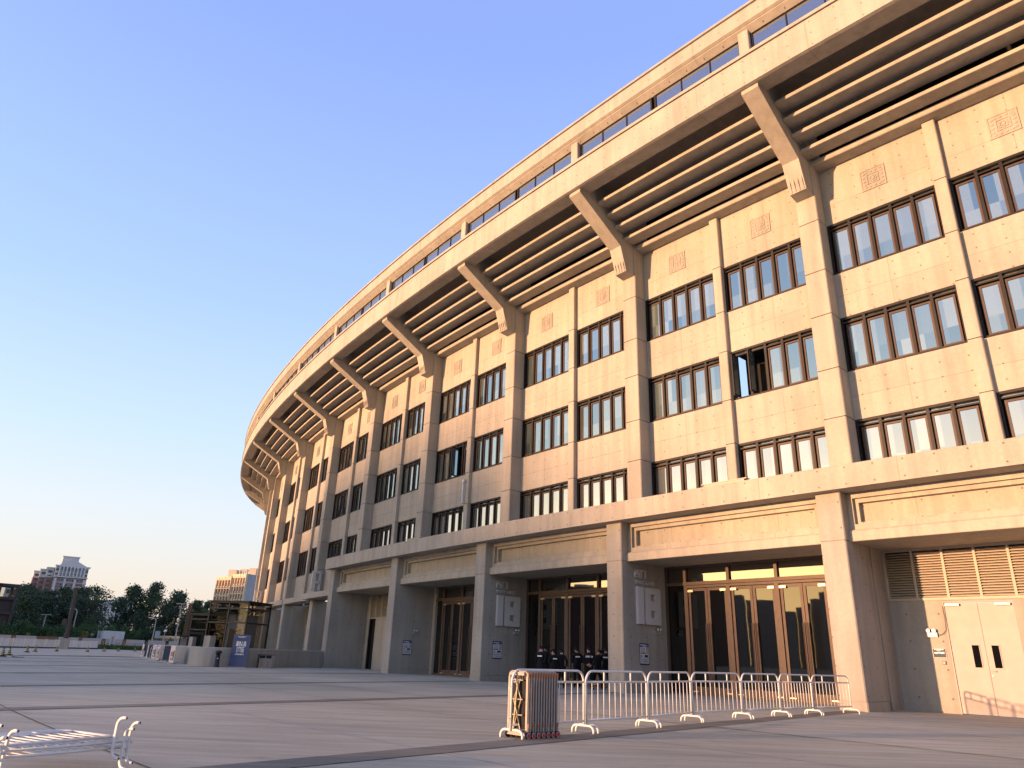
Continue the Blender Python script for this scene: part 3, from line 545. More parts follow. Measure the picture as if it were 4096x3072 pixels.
def gate_sign(k, lab):
    F, x, tn = side_frame(k, .05, 3.6, .01); t = thing('gate_sign', lab, 'sign', PK(k - .0452, .05, 2.78), 0, 'raised west gate 18 signs')
    put_text('chinese_lettering', '西门', .40, M['bwhite'], F @ Matrix.Translation((-.30, 1.31, .03)), t, .03, .005, .80, True)
    put_text('english_lettering', 'WEST GATE', .21, M['bwhite'], F @ Matrix.Translation((.0, .965, .03)), t, .03, .004, 1.34, True)
    nb = MB(); mbox(nb, F, (-.42, -.02, .07), (.40, 1.58, .14)); nb.build('numeral', M['signw'], t, world=True)
    nb = MB(); X0, X1, Z0, Z1 = -.09, .97, -.81, .76; r_ = .07
    hole = ((.26, .60, .20, .49), (.26, .60, -.52, -.22))
    # the 8 as bars round two square holes
    for (a, b2, c, d) in ((X0, hole[0][0], Z0 + r_, -.01 - .03), (X0, hole[0][0], .03, Z1 - r_), (hole[0][1], X1, Z0 + r_, -.04), (hole[0][1], X1, .03, Z1 - r_)): mbox(nb, F, ((a + b2) / 2, (c + d) / 2, .07), (b2 - a, d - c, .14))
    mbox(nb, F, ((X0 + X1) / 2, Z1 - r_ / 2, .07), (X1 - X0 - 2 * r_, r_, .14)); mbox(nb, F, ((X0 + X1) / 2, Z0 + r_ / 2, .07), (X1 - X0 - 2 * r_, r_, .14))
    for sx in (X0 + r_, X1 - r_):
        for sz in (Z0 + r_, Z1 - r_): nb.tube([F @ Vector((sx, sz, 0)), F @ Vector((sx, sz, .139))], r_ * .99, 16)
    mbox(nb, F, ((X0 + X1) / 2, -.005, .07), (X1 - X0 - .06, .07, .138))
    for (c, d) in ((hole[0][3], Z1 - r_), (-.22, -.04), (.03, hole[0][2]), (Z0 + r_, hole[1][2])): mbox(nb, F, (.43, (c + d) / 2, .07), (.34, d - c, .139))
    nb.build('numeral', M['signw'], t, world=True)
gate_sign(2, 'raised 西门 WEST GATE 18 sign on the column beside the three lit glass doors')
gate_sign(3, 'raised 西门 WEST GATE 18 sign on the column left of the black uniformed people')
F, x, tn = side_frame(6, -.1, 6.75, .01)
for (k, zz, lab) in ((6, 6.9, 'white raised numeral peeping out above the slab at the porch corner'), (9, 6.9, 'white raised numeral above the last canopy slab on the far curve')):
    F, x, tn = side_frame(k, -.05, zz, .01); nb = MB(); mbox(nb, F, (-.3, 0, .08), (.22, 1.7, .16)); mbox(nb, F, (.15, .75, .08), (.6, .2, .16)); mbox(nb, F, (.3, 0, .08), (.2, 1.6, .16)); mbox(nb, F, (.15, -.1, .08), (.6, .2, .16)); o_ = nb.build('wall_numeral', M['bwhite']); tag(o_, lab, 'sign')
cm = thing('security_camera', 'small dome security camera hanging under the far eaves', 'camera', PK(8.12, 3.4, 23.7)); b = MB(); b.lathe(PK(8.12, 3.4, 23.62), [(.03, .32), (.03, .16), (.14, .14), (.16, 0)], 12); b.build('housing', M['bwhite'], cm, world=True); b = MB(); b.lathe(PK(8.12, 3.4, 23.47), [(.03, 0), (.11, .04), (.15, .15)], 12); b.build('dome', M['black'], cm, world=True)

# ------------------------------------------------------------ crowd barriers
def barrier_proto(L=2.02, Hh=1.08):
    t = thing('crowd_barrier', 'x', 'barrier')
    f = MB(); r = .021; x1 = L / 2; pts = [(-x1, 0, .11)]
    for i in range(7): a = PI / 2 * i / 6; pts.append((-x1 + .2 * (1 - math.cos(a)), 0, Hh - .2 + .2 * math.sin(a) - r))
    pts2 = pts + [(-p[0], 0, p[2]) for p in reversed(pts)]
    f.tube(pts2, r, 10); f.tube([(-x1, 0, .866), (x1, 0, .866)], r * .9, 8); f.tube([(-x1, 0, .204), (x1, 0, .204)], r * .9, 8)
    f.build('frame', M['white'], t, True)
    b = MB()
    for i in range(1, 11): x = -x1 + L * i / 11; b.tube([(x, 0, .2), (x, 0, .866)], .009, 6)
    for x in (-L * .22, L * .22): b.tube([(x, 0, .866), (x, 0, Hh - r)], .017, 8)
    b.build('bars', M['white'], t, True)
    for sx in (-1, 1):
        h = MB(); x = sx * (x1 - .03); p_ = [(x, -.25, .0)] + [(x, -.25 + .1 * (1 - math.cos(a)), .04 + .09 * math.sin(a)) for a in [PI / 2 * i / 5 for i in range(6)]]
        p_ = p_ + [(q[0], -q[1], q[2]) for q in reversed(p_)]; h.tube(p_, r, 8); fo = h.build('foot', M['white'], t, True)
        h = MB(); h.tube([(x, -.25, -.0005), (x, -.25, .012)], r * .72, 8); h.tube([(x, .25, -.0005), (x, .25, .012)], r * .72, 8); h.build('foot_end', M['rubber'], fo)
    h = MB(); h.tube([(-x1 - .02, 0, .80), (-x1 - .06, 0, .80), (-x1 - .06, 0, .74)], .006, 5); h.tube([(-x1 - .02, 0, .30), (-x1 - .06, 0, .30), (-x1 - .06, 0, .24)], .006, 5); h.build('hook', M['steel'], t)
    return t
EP = [(0.16, 13.05), (1.58, 14.5), (3.08, 16.2), (4.47, 18.1), (6.16, 19.72), (7.64, 21.1), (9.0, 22.25), (10.72, 23.6)]
barrier = barrier_proto()
blab = ['white crowd barrier partly behind the folded aluminium gate', 'white crowd barrier next to the folded gate, in front of the standing people', 'third white crowd barrier counted from the folded gate, before a column base',
        'white crowd barrier in the middle of the row, fourth from the gate', 'white crowd barrier fifth from the folded gate, before the glass doors', 'second to last white crowd barrier before the sunlit column', 'last white crowd barrier, touching the sunlit column']
for i in range(7):
    o = barrier if i == 0 else copy_tree(barrier)
    a, b = Vector((*EP[i], 0)), Vector((*EP[i + 1], 0)); d = b - a; c = (a + b) / 2
    o.location = c; o.rotation_euler = (0, 0, math.atan2(d.y, d.x)); s_ = (d.length - .07) / 2.02; o.scale = (s_, 1, 1); tag(o, blab[i], 'barrier', 'white crowd barriers in a row')
for i, (zz, sh_, lab) in enumerate(((.255, 0, 'bottom one of the white crowd barriers lying flat in the lower left corner'), (.31, .075, 'middle one of the white crowd barriers lying flat in the lower left corner'), (.365, -.09, 'top one of the white crowd barriers lying flat in the lower left corner'))):
    o = copy_tree(barrier); ang = R(60 + i * 1.5); o.rotation_euler = (-R(90), 0, ang); tag(o, lab, 'barrier', 'white crowd barriers lying in a stack')
    e_ = Vector((math.cos(ang), math.sin(ang), 0)); o.location = Vector((-4.28, 8.02, zz - .055)) + e_ * sh_; o.scale = (.66, .78, 1)

# ------------------------------------------------------------ folded aluminium gate
GA = math.atan2(.45, .5); gt = thing('folding_gate', 'retracted aluminium folding gate on red wheels with amber reflectors', 'gate', (.45, 13.0, 0), GA)
LX, WY = .70, .44
for i in range(12):
    x = LX * i / 11; f = MB()
    for y in (0, WY): f.box((x, y, .52), (.030, .045, .88)); f.tube([(x, y, .96), (x, y, 1.0)], .02, 8)
    f.tube([(x, 0, 1.0), (x, .05, 1.035), (x, WY - .05, 1.035), (x, WY, 1.0)], .018, 8); f.box((x, WY / 2, .12), (.02, WY, .05)); f = f.build('fold_frame', M['alu'], gt)
    r_ = MB(); r_.box((x, -.025, .985), (.034, .012, .075)); r_.build('reflector', M['amber'], f)
for i in range(7):
    x = LX * i / 6 + .01
    for y, s_ in ((-.02, -1), (WY + .02, 1)):
        wv = MB(); wv.tube([(x, y - .022, .055), (x, y + .022, .055)], .055, 16); wv = wv.build('wheel', M['rubber'], gt)
        h = MB(); h.tube([(x, y + s_ * .0225, .055), (x, y + s_ * .026, .055)], .042, 16); h.build('hub', M['bwhite'], wv); h = MB(); h.tube([(x, y + s_ * .0262, .055), (x, y + s_ * .030, .055)], .035, 16); h.build('reflector_disc', M['red'], wv)
    br = MB(); br.box((x, -.03, .17), (.028, .012, .14)); br = br.build('wheel_bracket', M['alu'], gt); r_ = MB(); r_.box((x, -.04, .205), (.022, .008, .06)); r_.build('reflector', M['amber'], br)
s = MB(); s.tube([(-.03, .30, .12), (-.03, .20, .98)][::-1], .012, 8)
for (a, b) in (((.12, .12), (.30, .60)), ((.30, .12), (.12, .60)), ((.12, .60), (.28, .92)), ((.30, .60), (.14, .92))): s.tube([(-.03, a[0], a[1]), (-.03, b[0], b[1])], .008, 8)
for z in (.12, .36, .60, .90): s.tube([(-.05, .06, z), (-.05, .36, z)], .010, 8)
s.build('scissor_link', M['brass'], gt); s = MB(); s.box((-.02, WY / 2, 1.0), (.05, WY * .8, .05)); s.box((-.02, WY / 2, .08), (.05, WY, .06)); s.build('end_rail', M['alu'], gt); s = MB(); s.box((LX / 2, WY / 2, .5), (LX * .96, WY * .7, .8)); s.build('shade_filler', M['shade_black'], gt)  # solid near-black block stands in for the shade between the frames

# ------------------------------------------------------------ people in black uniforms
def person(loc, rz, hgt, lab, arms='down', tilt=0., turn=0., step=.0, badge='bar', lean=0., cap=True):
    root = thing('person', lab, 'person', (loc[0], loc[1], 0), rz, 'uniformed people before the glass doors')
    k = hgt / 1.74
    V, E_, Rr = [], [], []
    def v(p, r, par=None):
        V.append(Vector(p) * k); Rr.append((r[0] * k, r[1] * k) if isinstance(r, tuple) else (r * k, r * k))
        if par is not None: E_.append((par, len(V) - 1))
        return len(V) - 1
    ly = lean
    pel = v((0, 0, .95), (.165, .115)); wa = v((0, .01 + ly * .2, 1.12), (.155, .115), pel); ch = v((0, ly * .6, 1.32), (.185, .125), wa); nb = v((0, ly * .9, 1.46), (.10, .085), ch); nk = v((0, ly + .015, 1.525), .058, nb)
    hx, hy = math.sin(turn), math.cos(turn)
    hd = v((.02 * hx, ly + .03 + tilt * .05, 1.60 - tilt * .01), (.078, .09), nk); ht_ = v((.02 * hx, ly + .04 + tilt * .09, 1.685 - tilt * .03), (.074, .085), hd)
    v((.13 * hx, ly + .03 + .115 * hy + tilt * .05, 1.60 - tilt * .05), .016, hd)            # nose
    for sx in (-1, 1): v((.02 * hx + sx * .082 * hy, ly + .03 - sx * .08 * hx, 1.605), .014, hd)   # ears
    for sx in (-1, 1):
        sh = v((sx * .19, ly * .8, 1.40), .075, nb)
        if arms == 'down': el, wr, pm, fd = (sx * .245, -.02, 1.12), (sx * .235, .07, .87), (sx * .23, .10, .80), Vector((0, .25, -1))
        elif arms == 'front': el, wr, pm, fd = (sx * .24, .02 + ly, 1.12), (sx * .12, .22 + ly, 1.06), (sx * .06, .26 + ly, 1.07), Vector((-sx, .4, .1))
        elif arms == 'pocket': el, wr, pm, fd = (sx * .29, -.05, 1.14), (sx * .22, .06, .95), (sx * .19, .09, .90), Vector((-sx * .3, .5, -1))
        else: el, wr, pm, fd = (sx * .27, -.10, 1.13), (sx * .10, -.20, .985), (sx * .03, -.215, .985 + sx * .025), Vector((-sx, -.12, -.1))
        e = v(el, .056, sh); w_ = v(wr, .040, e); p_ = v(pm, (.036, .022), w_)
        fd = fd.normalized(); sd_ = fd.cross(Vector((0, 1, .2))).normalized()
        for q, ln in ((-1.5, .062), (-.5, .075), (.5, .078), (1.5, .07)):
            a = Vector(pm) + fd * .045 + sd_ * q * .018; f1 = v(a, .0095, p_); f2 = v(a + fd * ln * .6 + Vector((0, .01, 0)), .009, f1); v(a + fd * ln + Vector((0, .022, 0)), .007, f2)
        th = v(Vector(pm) + sd_ * -.035 + fd * .015, .010, p_); v(Vector(pm) + sd_ * -.055 + fd * .05, .008, th)
    for sx in (-1, 1):
        st_ = step * sx; hp = v((sx * .10, 0, .88), .105, pel); kn = v((sx * .115, .03 + st_ * .5, .50), .078, hp); an = v((sx * .125, -.02 + st_, .11), .060, kn); he = v((sx * .125, -.03 + st_, .05), .048, an); v((sx * .145, .14 + st_, .035), (.045, .033), he)
    me = bpy.data.meshes.new('person_body'); bm = bmesh.new(); ly_ = bm.verts.layers.skin.verify(); vs = [bm.verts.new(p) for p in V]
    for a, b in E_: bm.edges.new((vs[a], vs[b]))
    for q, r in zip(vs, Rr): q[ly_].radius = r
    vs[0][ly_].use_root = True
    bm.to_mesh(me); bm.free(); tmp = bpy.data.objects.new('tmp', me); COL.objects.link(tmp)
    tmp.modifiers.new('skin', 'SKIN').use_smooth_shade = True; tmp.modifiers.new('sub', 'SUBSURF').levels = 1
    dg = bpy.context.evaluated_depsgraph_get(); m2 = bpy.data.meshes.new_from_object(tmp.evaluated_get(dg)); bpy.data.objects.remove(tmp)
    m2.materials.clear()
    for q in ('cloth', 'skin', 'shoe'): m2.materials.append(M[q])
    wrs = [Vector(V[i]) for i in range(len(V)) if Rr[i][0] < .0105 * k]
    for p in m2.polygons:
        c = p.center; mi = 0
        if c.z > 1.515 * k: mi = 1
        elif c.z < .085 * k: mi = 2
        elif any((c - q).length < .03 * k for q in wrs): mi = 1
        p.material_index = mi; p.use_smooth = True
    b_ = bpy.data.objects.new('body', m2); COL.objects.link(b_); b_.parent = root
    H_ = Vector((.02 * hx, ly + .04 + tilt * .08, 1.655 - tilt * .02)) * k
    hr = MB(); hr.lathe((0, 0, 0), [(.088 * k, -.075 * k), (.096 * k, -.03 * k), (.094 * k, .01 * k)], 14); hr = hr.build('hair', M['hair'], root, True); hr.location = H_ - Vector((.012 * hx, .02 * hy, -.005)) * k; hr.rotation_euler = (-tilt * .35, 0, -turn)
    if cap:
        cp = MB(); cp.lathe((0, 0, 0), [(.100 * k, -.01 * k), (.103 * k, .03 * k), (.11 * k, .055 * k), (.10 * k, .085 * k), (.05 * k, .10 * k), (.005, .104 * k)], 18); cp.box((0, .125 * k, .002), (.13 * k, .10 * k, .012 * k)); cp = cp.build('cap', M['cloth'], root, True); cp.location = H_ + Vector((0, 0, .005)); cp.rotation_euler = (-tilt * .35 - .05, 0, -turn)
    zb, yb = 1.33 * k, (ly * .6 - .137) * k
    if badge == 'bar': b2 = MB(); b2.box((0, yb, zb), (.22 * k, .008, .05 * k)); b2.build('back_strip', M['reflect'], root)
    elif badge: put_text('back_lettering', badge, .085 * k, M['reflect'], frame4(Vector((1, 0, 0)), Vector((0, 0, 1)), Vector((0, -1, 0)), Vector((0, yb, zb))), root, .006, .002)
    return root
person((1.73, 34.15), R(-25), 1.74, 'person in black with head bowed, leftmost of the uniformed group', 'front', .9, -.3, 0, 'bar', .05)
person((2.0, 34.9), R(150), 1.78, 'person in a dark peaked cap facing out behind the leftmost uniformed person', 'front', .5, 0, 0, None)
person((2.30, 33.9), R(25), 1.62, 'shorter person in black and cap, second from left, face turned left', 'front', .4, -.8, 0, 'bar')
person((2.72, 34.9), R(-12), 1.66, 'person in black just right of the short one, hands forward at the doors', 'pocket', .2, .5, .12, None)
person((3.58, 36.2), R(5), 1.78, 'upright person in black before the door frame, looking left', 'front', .0, -.9, .03, 'bar')
person((3.97, 34.66), R(-5), 1.80, 'person in black with bare hands clasped behind the back', 'behind', .2, -.8, .05, '北京保安')
person((4.38, 35.1), R(-70), 1.70, 'person with glasses and cap leaning right behind the clasped hands', 'down', .9, .5, .22, None, .06)
person((4.86, 35.6), R(-15), 1.80, 'person in black half hidden by the column edge, rightmost of the group', 'down', .1, .6, .2, 'bar')

# ------------------------------------------------------------ low wall, railing, boards, banner, bins
def wallpath(pts, h, th, name, mat, lab, cat):
    P = [Vector((x, y, 0)) for x, y in pts]; mb = MB(); prof = [(-th / 2, 0), (th / 2, 0), (th / 2, h - .05), (th / 2 - .05, h), (-th / 2 + .05, h), (-th / 2, h - .05)]; vs = []
    for i, p in enumerate(P):
        d = (P[min(i + 1, len(P) - 1)] - P[max(i - 1, 0)]).normalized(); nn = Vector((-d.y, d.x, 0)); vs += [p + nn * a + Vector((0, 0, z)) for a, z in prof]
    n_ = len(prof); fs = [(i * n_ + j, i * n_ + (j + 1) % n_, (i + 1) * n_ + (j + 1) % n_, (i + 1) * n_ + j) for i in range(len(P) - 1) for j in range(n_)] + [list(range(n_)), list(range((len(P) - 1) * n_, len(P) * n_))]
    mb.add(vs, fs); o = mb.build(name, mat); return tag(o, lab, cat)
def arc(c, r, a0, a1, n): return [(c[0] + r * math.cos(R(a0 + (a1 - a0) * i / n)), c[1] + r * math.sin(R(a0 + (a1 - a0) * i / n))) for i in range(n + 1)]
p5 = PK(KE + CW, .6)
wp = [(p5.x, p5.y), (-14.9, 55.0), (-16.1, 51.9), (-17.2, 50.0), (-18.2, 48.95), (-19.2, 48.9), (-20.0, 49.8), (-20.9, 51.6), (-22.6, 54.8), (-25.6, 59.8), (-29.2, 65.9), (-32.6, 72.2), (-33.1, 73.8), (-32.8, 75.2)]
def smooth(pts, it=2):
    for _ in range(it): pts = [pts[0]] + [q for a, b in zip(pts[:-1], pts[1:]) for q in ((a[0] * .75 + b[0] * .25, a[1] * .75 + b[1] * .25), (a[0] * .25 + b[0] * .75, a[1] * .25 + b[1] * .75))] + [pts[-1]]
    return pts
wallpath(smooth(wp), 1.17, .35, 'ramp_wall', M['low'], 'low curved concrete wall running from the porch corner round the ramp', 'wall')
# blue banner
a_, b_ = Vector((-17.35, 49.0, 0)), Vector((-16.15, 48.7, 0)); d = (b_ - a_); L_ = d.length; x = d.normalized(); nrm = Vector((x.y, -x.x, 0)); up_ = (Vector((0, 0, 1)) - nrm * .03).normalized()
F = frame4(x, up_, nrm, (a_ + b_) / 2 + nrm * .1)
bn = thing('banner_stand', 'tall blue pull up banner with white Chinese lettering before the low wall', 'banner', (a_ + b_) / 2 + nrm * .1)
b = MB(); mbox(b, F, (0, 1.0, 0), (L_, 1.96, .01)); b.build('banner', M['blue'], bn, world=True); b = MB(); mbox(b, F, (0, .025, 0), (L_ + .05, .05, .12)); b.build('base', M['alu'], bn, world=True); b = MB(); mbox(b, F, (0, .6, -.03), (.03, 1.2, .02)); b.build('pole', M['alu'], bn, world=True)
for s_, z, sz, wd in (('媒体入场', 1.49, .17, .70), ('请至B2层', 1.34, .17, .74), ('新闻发布厅', 1.18, .10, .54), ('媒体工作区', 1.07, .10, .54), ('媒体餐饮区', .96, .10, .54), ('（东2号电梯）', .79, .10, .62), ('国安比赛日媒体', 1.86, .05, .62), ('服务指引', 1.815, .035, .4)): put_text('lettering', s_, sz, M['reflect'], F @ Matrix.Translation((0, z, .008)), bn, .001, .003 if sz > .08 else .001, wd, True)
# black ash bin
t = thing('ash_bin', 'black mushroom topped post bin beside the blue banner', 'bin', (-17.95, 48.35, 0)); b = MB(); b.lathe((0, 0, 0), [(.19, 0), (.19, .05), (.15, .08), (.135, .78)], 20); b.build('post', M['black'], t, True); b = MB(); b.lathe((0, 0, .80), [(.12, -.02), (.20, .03), (.21, .08), (.17, .12), (.19, .14), (.19, .17), (.05, .19)], 20); b.build('head', M['black'], t, True); b = MB(); b.box((.05, -.14, .52), (.07, .01, .05)); b.build('sticker', M['reflect'], t)
# twin recycling bin
xb = Vector((.93, -.36, 0)).normalized(); ang = math.atan2(-.30, .95); t = thing('recycling_bin', 'twin steel recycling bin with dark openings against the low wall', 'bin', (-15.45, 50.0, 0), R(-20)); b = MB(); b.box((0, .17, .40), (.98, .30, .78)); b.build('cabinet', M['steel'], t)
for sx in (-.24, .24):
    p = MB(); p.box((sx, .015, .30), (.44, .02, .54)); p = p.build('front_panel', M['alu'], t); q = MB(); q.tube([(sx + .07 * math.cos(R(a)), .003, .34 + .07 * math.sin(R(a))) for a in (90, 210, 330, 450)], .008, 5); q.box((sx, .003, .2), (.12, .004, .025)); q.build('recycling_mark', M['ink'], p); p = MB(); p.box((sx, .012, .68), (.42, .012, .18)); p.build('opening', M['shade_black'], t)
p = MB(); p.box((-.56, .15, .42), (.1, .34, .84)); p.box((0, .15, .81), (1.04, .36, .03)); p.build('hood', M['pole'], t)
# railing with boards along the wall
A_, B_ = Vector((-21.35, 51.55, 0)), Vector((-33.2, 71.6, 0)); dv = (B_ - A_); LL = dv.length; ux = dv.normalized(); nv = Vector((-ux.y, ux.x, 0)); 
if nv.y > 0: nv = -nv
def along(s, off=0.): return A_ + ux * s + nv * off
def facing_frame(s0, s1, off=.45): c = along((s0 + s1) / 2, off); return frame4(-ux, Vector((0, 0, 1)), nv, c), s1 - s0, c
LB = {.06: 0}
def board(s0, s1, lab, redw=False):
    F, L_, c = facing_frame(s0, s1, .62); t = thing('display_board', lab, 'board', c, 0, 'printed boards on the railing by the ramp'); b = MB(); mbox(b, F, (0, .62, 0), (L_, 1.08, .03)); b.build('panel', M['pink'], t, world=True)
    b = MB(); mbox(b, F, (-.02 * L_, .62, .02), (L_ * .55, .30, .006)); mbox(b, F, (-.05 * L_, .30, .02), (L_ * .4, .16, .006)); b.build('print', M['maroon'], t, world=True); b = MB(); mbox(b, F, (.36 * L_, .55, .02), (L_ * .16, .62, .006)); b.build('figure_print', M['darkb'], t, world=True)
    b = MB(); mbox(b, F, (0, .04, 0), (L_ * 1.05, .08, .25)); b.build('base_block', M['low'], t, world=True)
def fence_panel(s0, s1, lab):
    F, L_, c = facing_frame(s0, s1, .55); t = thing('steel_railing', lab, 'railing', c, 0, 'dark railings by the ramp'); b = MB(); mbox(b, F, (0, 1.12, 0), (L_, .05, .05)); mbox(b, F, (0, .16, 0), (L_, .05, .05)); 
    for i in (-1, 1): mbox(b, F, (i * L_ / 2, .58, 0), (.06, 1.16, .06))
    b.build('frame', M['black'], t, world=True); b = MB(); n_ = int(L_ / .14)
    for i in range(1, n_): mbox(b, F, (-L_ / 2 + L_ * i / n_, .64, 0), (.025, .92, .025))
    b.build('bars', M['slate'], t, world=True); b = MB(); mbox(b, F, (0, .05, 0), (L_ * 1.02, .10, .3)); b.build('base_block', M['low'], t, world=True)
board(.35, 2.6, 'pinkish printed board nearest the curved wall end'); fence_panel(2.75, 6.6, 'dark steel railing panel between the nearest and middle pink boards')
board(8.6, 10.6, 'pinkish printed board left of the dark railing panel'); board(11.1, 13.6, 'pinkish printed board beside the red and white sign'); fence_panel(15.2, 20.0, 'dark steel railing panel left of the red and white sign'); board(20.8, 22.2, 'narrow pinkish board at the far end of the railing')
F, L_, c = facing_frame(14.0, 14.9, .9); t = thing('direction_sign', 'narrow white standing sign with two red squares', 'sign', c); b = MB(); mbox(b, F, (0, .62, 0), (.62, 1.02, .04)); b.build('panel', M['white'], t, world=True)
for z in (.82, .45): b = MB(); mbox(b, F, (0, z, .022), (.40, .24, .006)); b = b.build('red_square', M['redsign'], t, world=True); put_text('lettering', '通' if z > .6 else '向', .2, M['white'], F @ Matrix.Translation((0, z, .028)), b, .001)
b = MB(); 
for sx in (-.25, .25): mbox(b, F, (sx, .06, 0), (.05, .12, .5))
b.build('leg', M['white'], t, world=True)
o = copy_tree(barrier); o.location = along(7.3, .75); o.rotation_euler = (0, 0, math.atan2(nv.y, nv.x) + .25); o.scale = (.7, 1, 1); tag(o, 'white crowd barrier seen almost end on between pink boards', 'barrier')

# ------------------------------------------------------------ glass lift houses and concrete blocks behind the low wall
def lift_house(az0, az1, dist, el_top, depth, rzoff, lab):
    a = AE(az0, dist); b_ = AE(az1, dist * .97); d = b_ - a; W_ = d.length; x = d.normalized(); y = Vector((-x.y, x.x, 0)); Hh = EZ(el_top, dist)
    t = thing('lift_house', lab, 'lift house', (a + b_) / 2, math.atan2(x.y, x.x), 'glass lift houses by the ramp')
    f = MB(); r = .10
    for (px, py) in ((-W_ / 2, 0), (W_ / 2, 0), (-W_ / 2, depth), (W_ / 2, depth), (0, 0), (0, depth)): f.box((px, py, Hh / 2), (r, r, Hh))
    zs = [.55, Hh * .66, Hh * .89, Hh - .05]
    for z in zs:
        for py in (0, depth): f.box((0, py, z), (W_ + r, r, r * 1.1))
        for px in (-W_ / 2, W_ / 2): f.box((px, depth / 2, z), (r, depth, r * 1.1))
    f.build('steel_frame', M['black'], t); p = MB(); p.box((0, depth / 2, Hh + .03), (W_ + .3, depth + .3, .07)); p.build('roof', M['black'], t)
    for (c, dd) in (((0, -.02, Hh / 2), (W_ - .02, .015, Hh - .1)), ((-W_ / 2 - .02, depth / 2, Hh / 2), (.015, depth, Hh - .1)), ((W_ / 2 + .02, depth / 2, Hh / 2), (.015, depth, Hh - .1)), ((0, depth + .02, Hh / 2), (W_ - .02, .015, Hh - .1))): p = MB(); p.box(c, dd); p.build('glass_wall', M['lglass'], t)
    p = MB(); p.box((.2, depth * .55, Hh * .4), (W_ * .5, depth * .5, Hh * .8)); p = p.build('lift_shaft', M['tgrey'], t); q = MB(); q.box((.2, depth * .3 - .02, Hh * .32), (W_ * .3, .03, Hh * .5)); q.build('lift_door', M['dwin'], p); q = MB(); q.tube([(.45 + .28 * math.cos(a), depth * .3 - .08, Hh * .76 + .28 * math.sin(a)) for a in [i * PI / 8 for i in range(17)]], .04, 6); q.build('pulley', M['black'], p)
    p = MB(); p.box((-W_ * .18, .35, Hh * .82), (W_ * .55, .12, .12)); p.build('crossbeam', M['black'], t)
lift_house(-21.42, -18.85, 60, 2.95, 3.0, 0, 'larger glass and black steel lift house beside the stadium')
lift_house(-22.5, -19.9, 74, 2.02, 3.0, 0, 'farther glass lift house showing left of the larger one')
for (az0, azm, az1, dist, el, lab) in ((-21.48, -21.07, -20.7, 56, .63, 'pale concrete block in front of the larger lift house'), (-22.44, -22.2, -21.96, 60, .51, 'pale concrete block left of the larger lift house, under a dark beam')):
    p, q, r_ = AE(az0, dist * 1.01), AE(azm, dist * .995), AE(az1, dist * 1.0); z1 = EZ(el, dist); s_ = p + (r_ - q); b = MB(); base = [p, q, r_, s_ + Vector((0, .6, 0))]
    b.add([v_ + Vector((0, 0, z)) for z in (0, z1) for v_ in base], [(0, 1, 5, 4), (1, 2, 6, 5), (2, 3, 7, 6), (3, 0, 4, 7), (0, 1, 2, 3), (4, 5, 6, 7)]); tag(b.build('concrete_block', M['low']), lab, 'block')
for (az0, az1, dist, el, lab) in ((-22.53, -21.56, 62, .82, 'dark flat canopy on thin posts left of the larger lift house'), (-23.07, -22.47, 70, .57, 'lower dark canopy with a grey wall farther left')):
    a, b_ = AE(az0, dist), AE(az1, dist); z = EZ(el, dist); x = (b_ - a).normalized(); t = thing('canopy', lab, 'canopy', (a + b_) / 2, math.atan2(x.y, x.x)); b = MB(); b.box((0, .5, z - .06), ((b_ - a).length, 1.0, .16)); b.build('roof', M['black'], t)
    for sx in (-1, 1): b = MB(); b.box((sx * (b_ - a).length * .42, .4, z / 2 - .08), (.1, .1, z - .14)); b.build('post', M['black'], t)
    if lab[0] == 'l': b = MB(); b.box((0, 1.2, z / 2 - .1), ((b_ - a).length * .8, .2, z - .2)); b.build('wall', M['tgrey'], t)

# ------------------------------------------------------------ traffic cones
t = thing('traffic_cone', 'x', 'cone'); b = MB(); b.box((0, 0, .03), (.36, .36, .06)); b.build('base', M['rubber'], t); b = MB(); n_ = 18
for i in range(7):
    r0, r1 = .13 - i * .0135, .13 - (i + 1) * .0135; b.cur = i % 2; a = len(b.v); z0, z1 = .06 + i * .062, .06 + (i + 1) * .062
    b.add([(r * math.cos(2 * PI * j / n_), r * math.sin(2 * PI * j / n_), z + .05 * math.cos(2 * PI * j / n_)* (0 if (i == 0 and q == 0) else .6)) for q, (r, z) in enumerate(((r0, z0), (r1, z1))) for j in range(n_)], [(j, (j + 1) % n_, n_ + (j + 1) % n_, n_ + j) for j in range(n_)])
b.build('striped_body', [M['black'], M['yellow']], t, True); b = MB(); b.lathe((0, 0, .49), [(.036, 0), (.03, .05)], 10); b.build('tip', M['rubber'], t); cone = t
cl = ['yellow and black cone cut by the left edge of the picture', 'nearest whole yellow and black cone, at far left of the plaza', 'yellow and black cone before the white fence, third from the left', 'yellow and black cone close right of the third one', 'yellow and black cone left of the thick grey mast foot',
      'yellow and black cone right of the thick grey mast foot', 'yellow and black cone at the end of the white fence', 'yellow and black cone before the hedge, fourth from the ramp wall side', 'yellow and black cone second nearest the ramp wall along the hedge', 'yellow and black cone nearest the ramp wall along the hedge']
for i, (x, y) in enumerate([(-36.4, 55.9), (-38.9, 60.5), (-47.9, 77.2), (-50.5, 82.8), (-52.4, 90.0), (-52.6, 97.0), (-54.8, 105.2), (-56.4, 112.3), (-58.4, 121.5), (-59.7, 129.2)]):
    o = cone if i == 0 else copy_tree(cone); o.location = (x * .985, y * .985, 0); o.rotation_euler = (0, 0, i * 1.3); o.scale = (1.12,) * 3; tag(o, cl[i], 'cone', 'striped cones along the plaza edge')

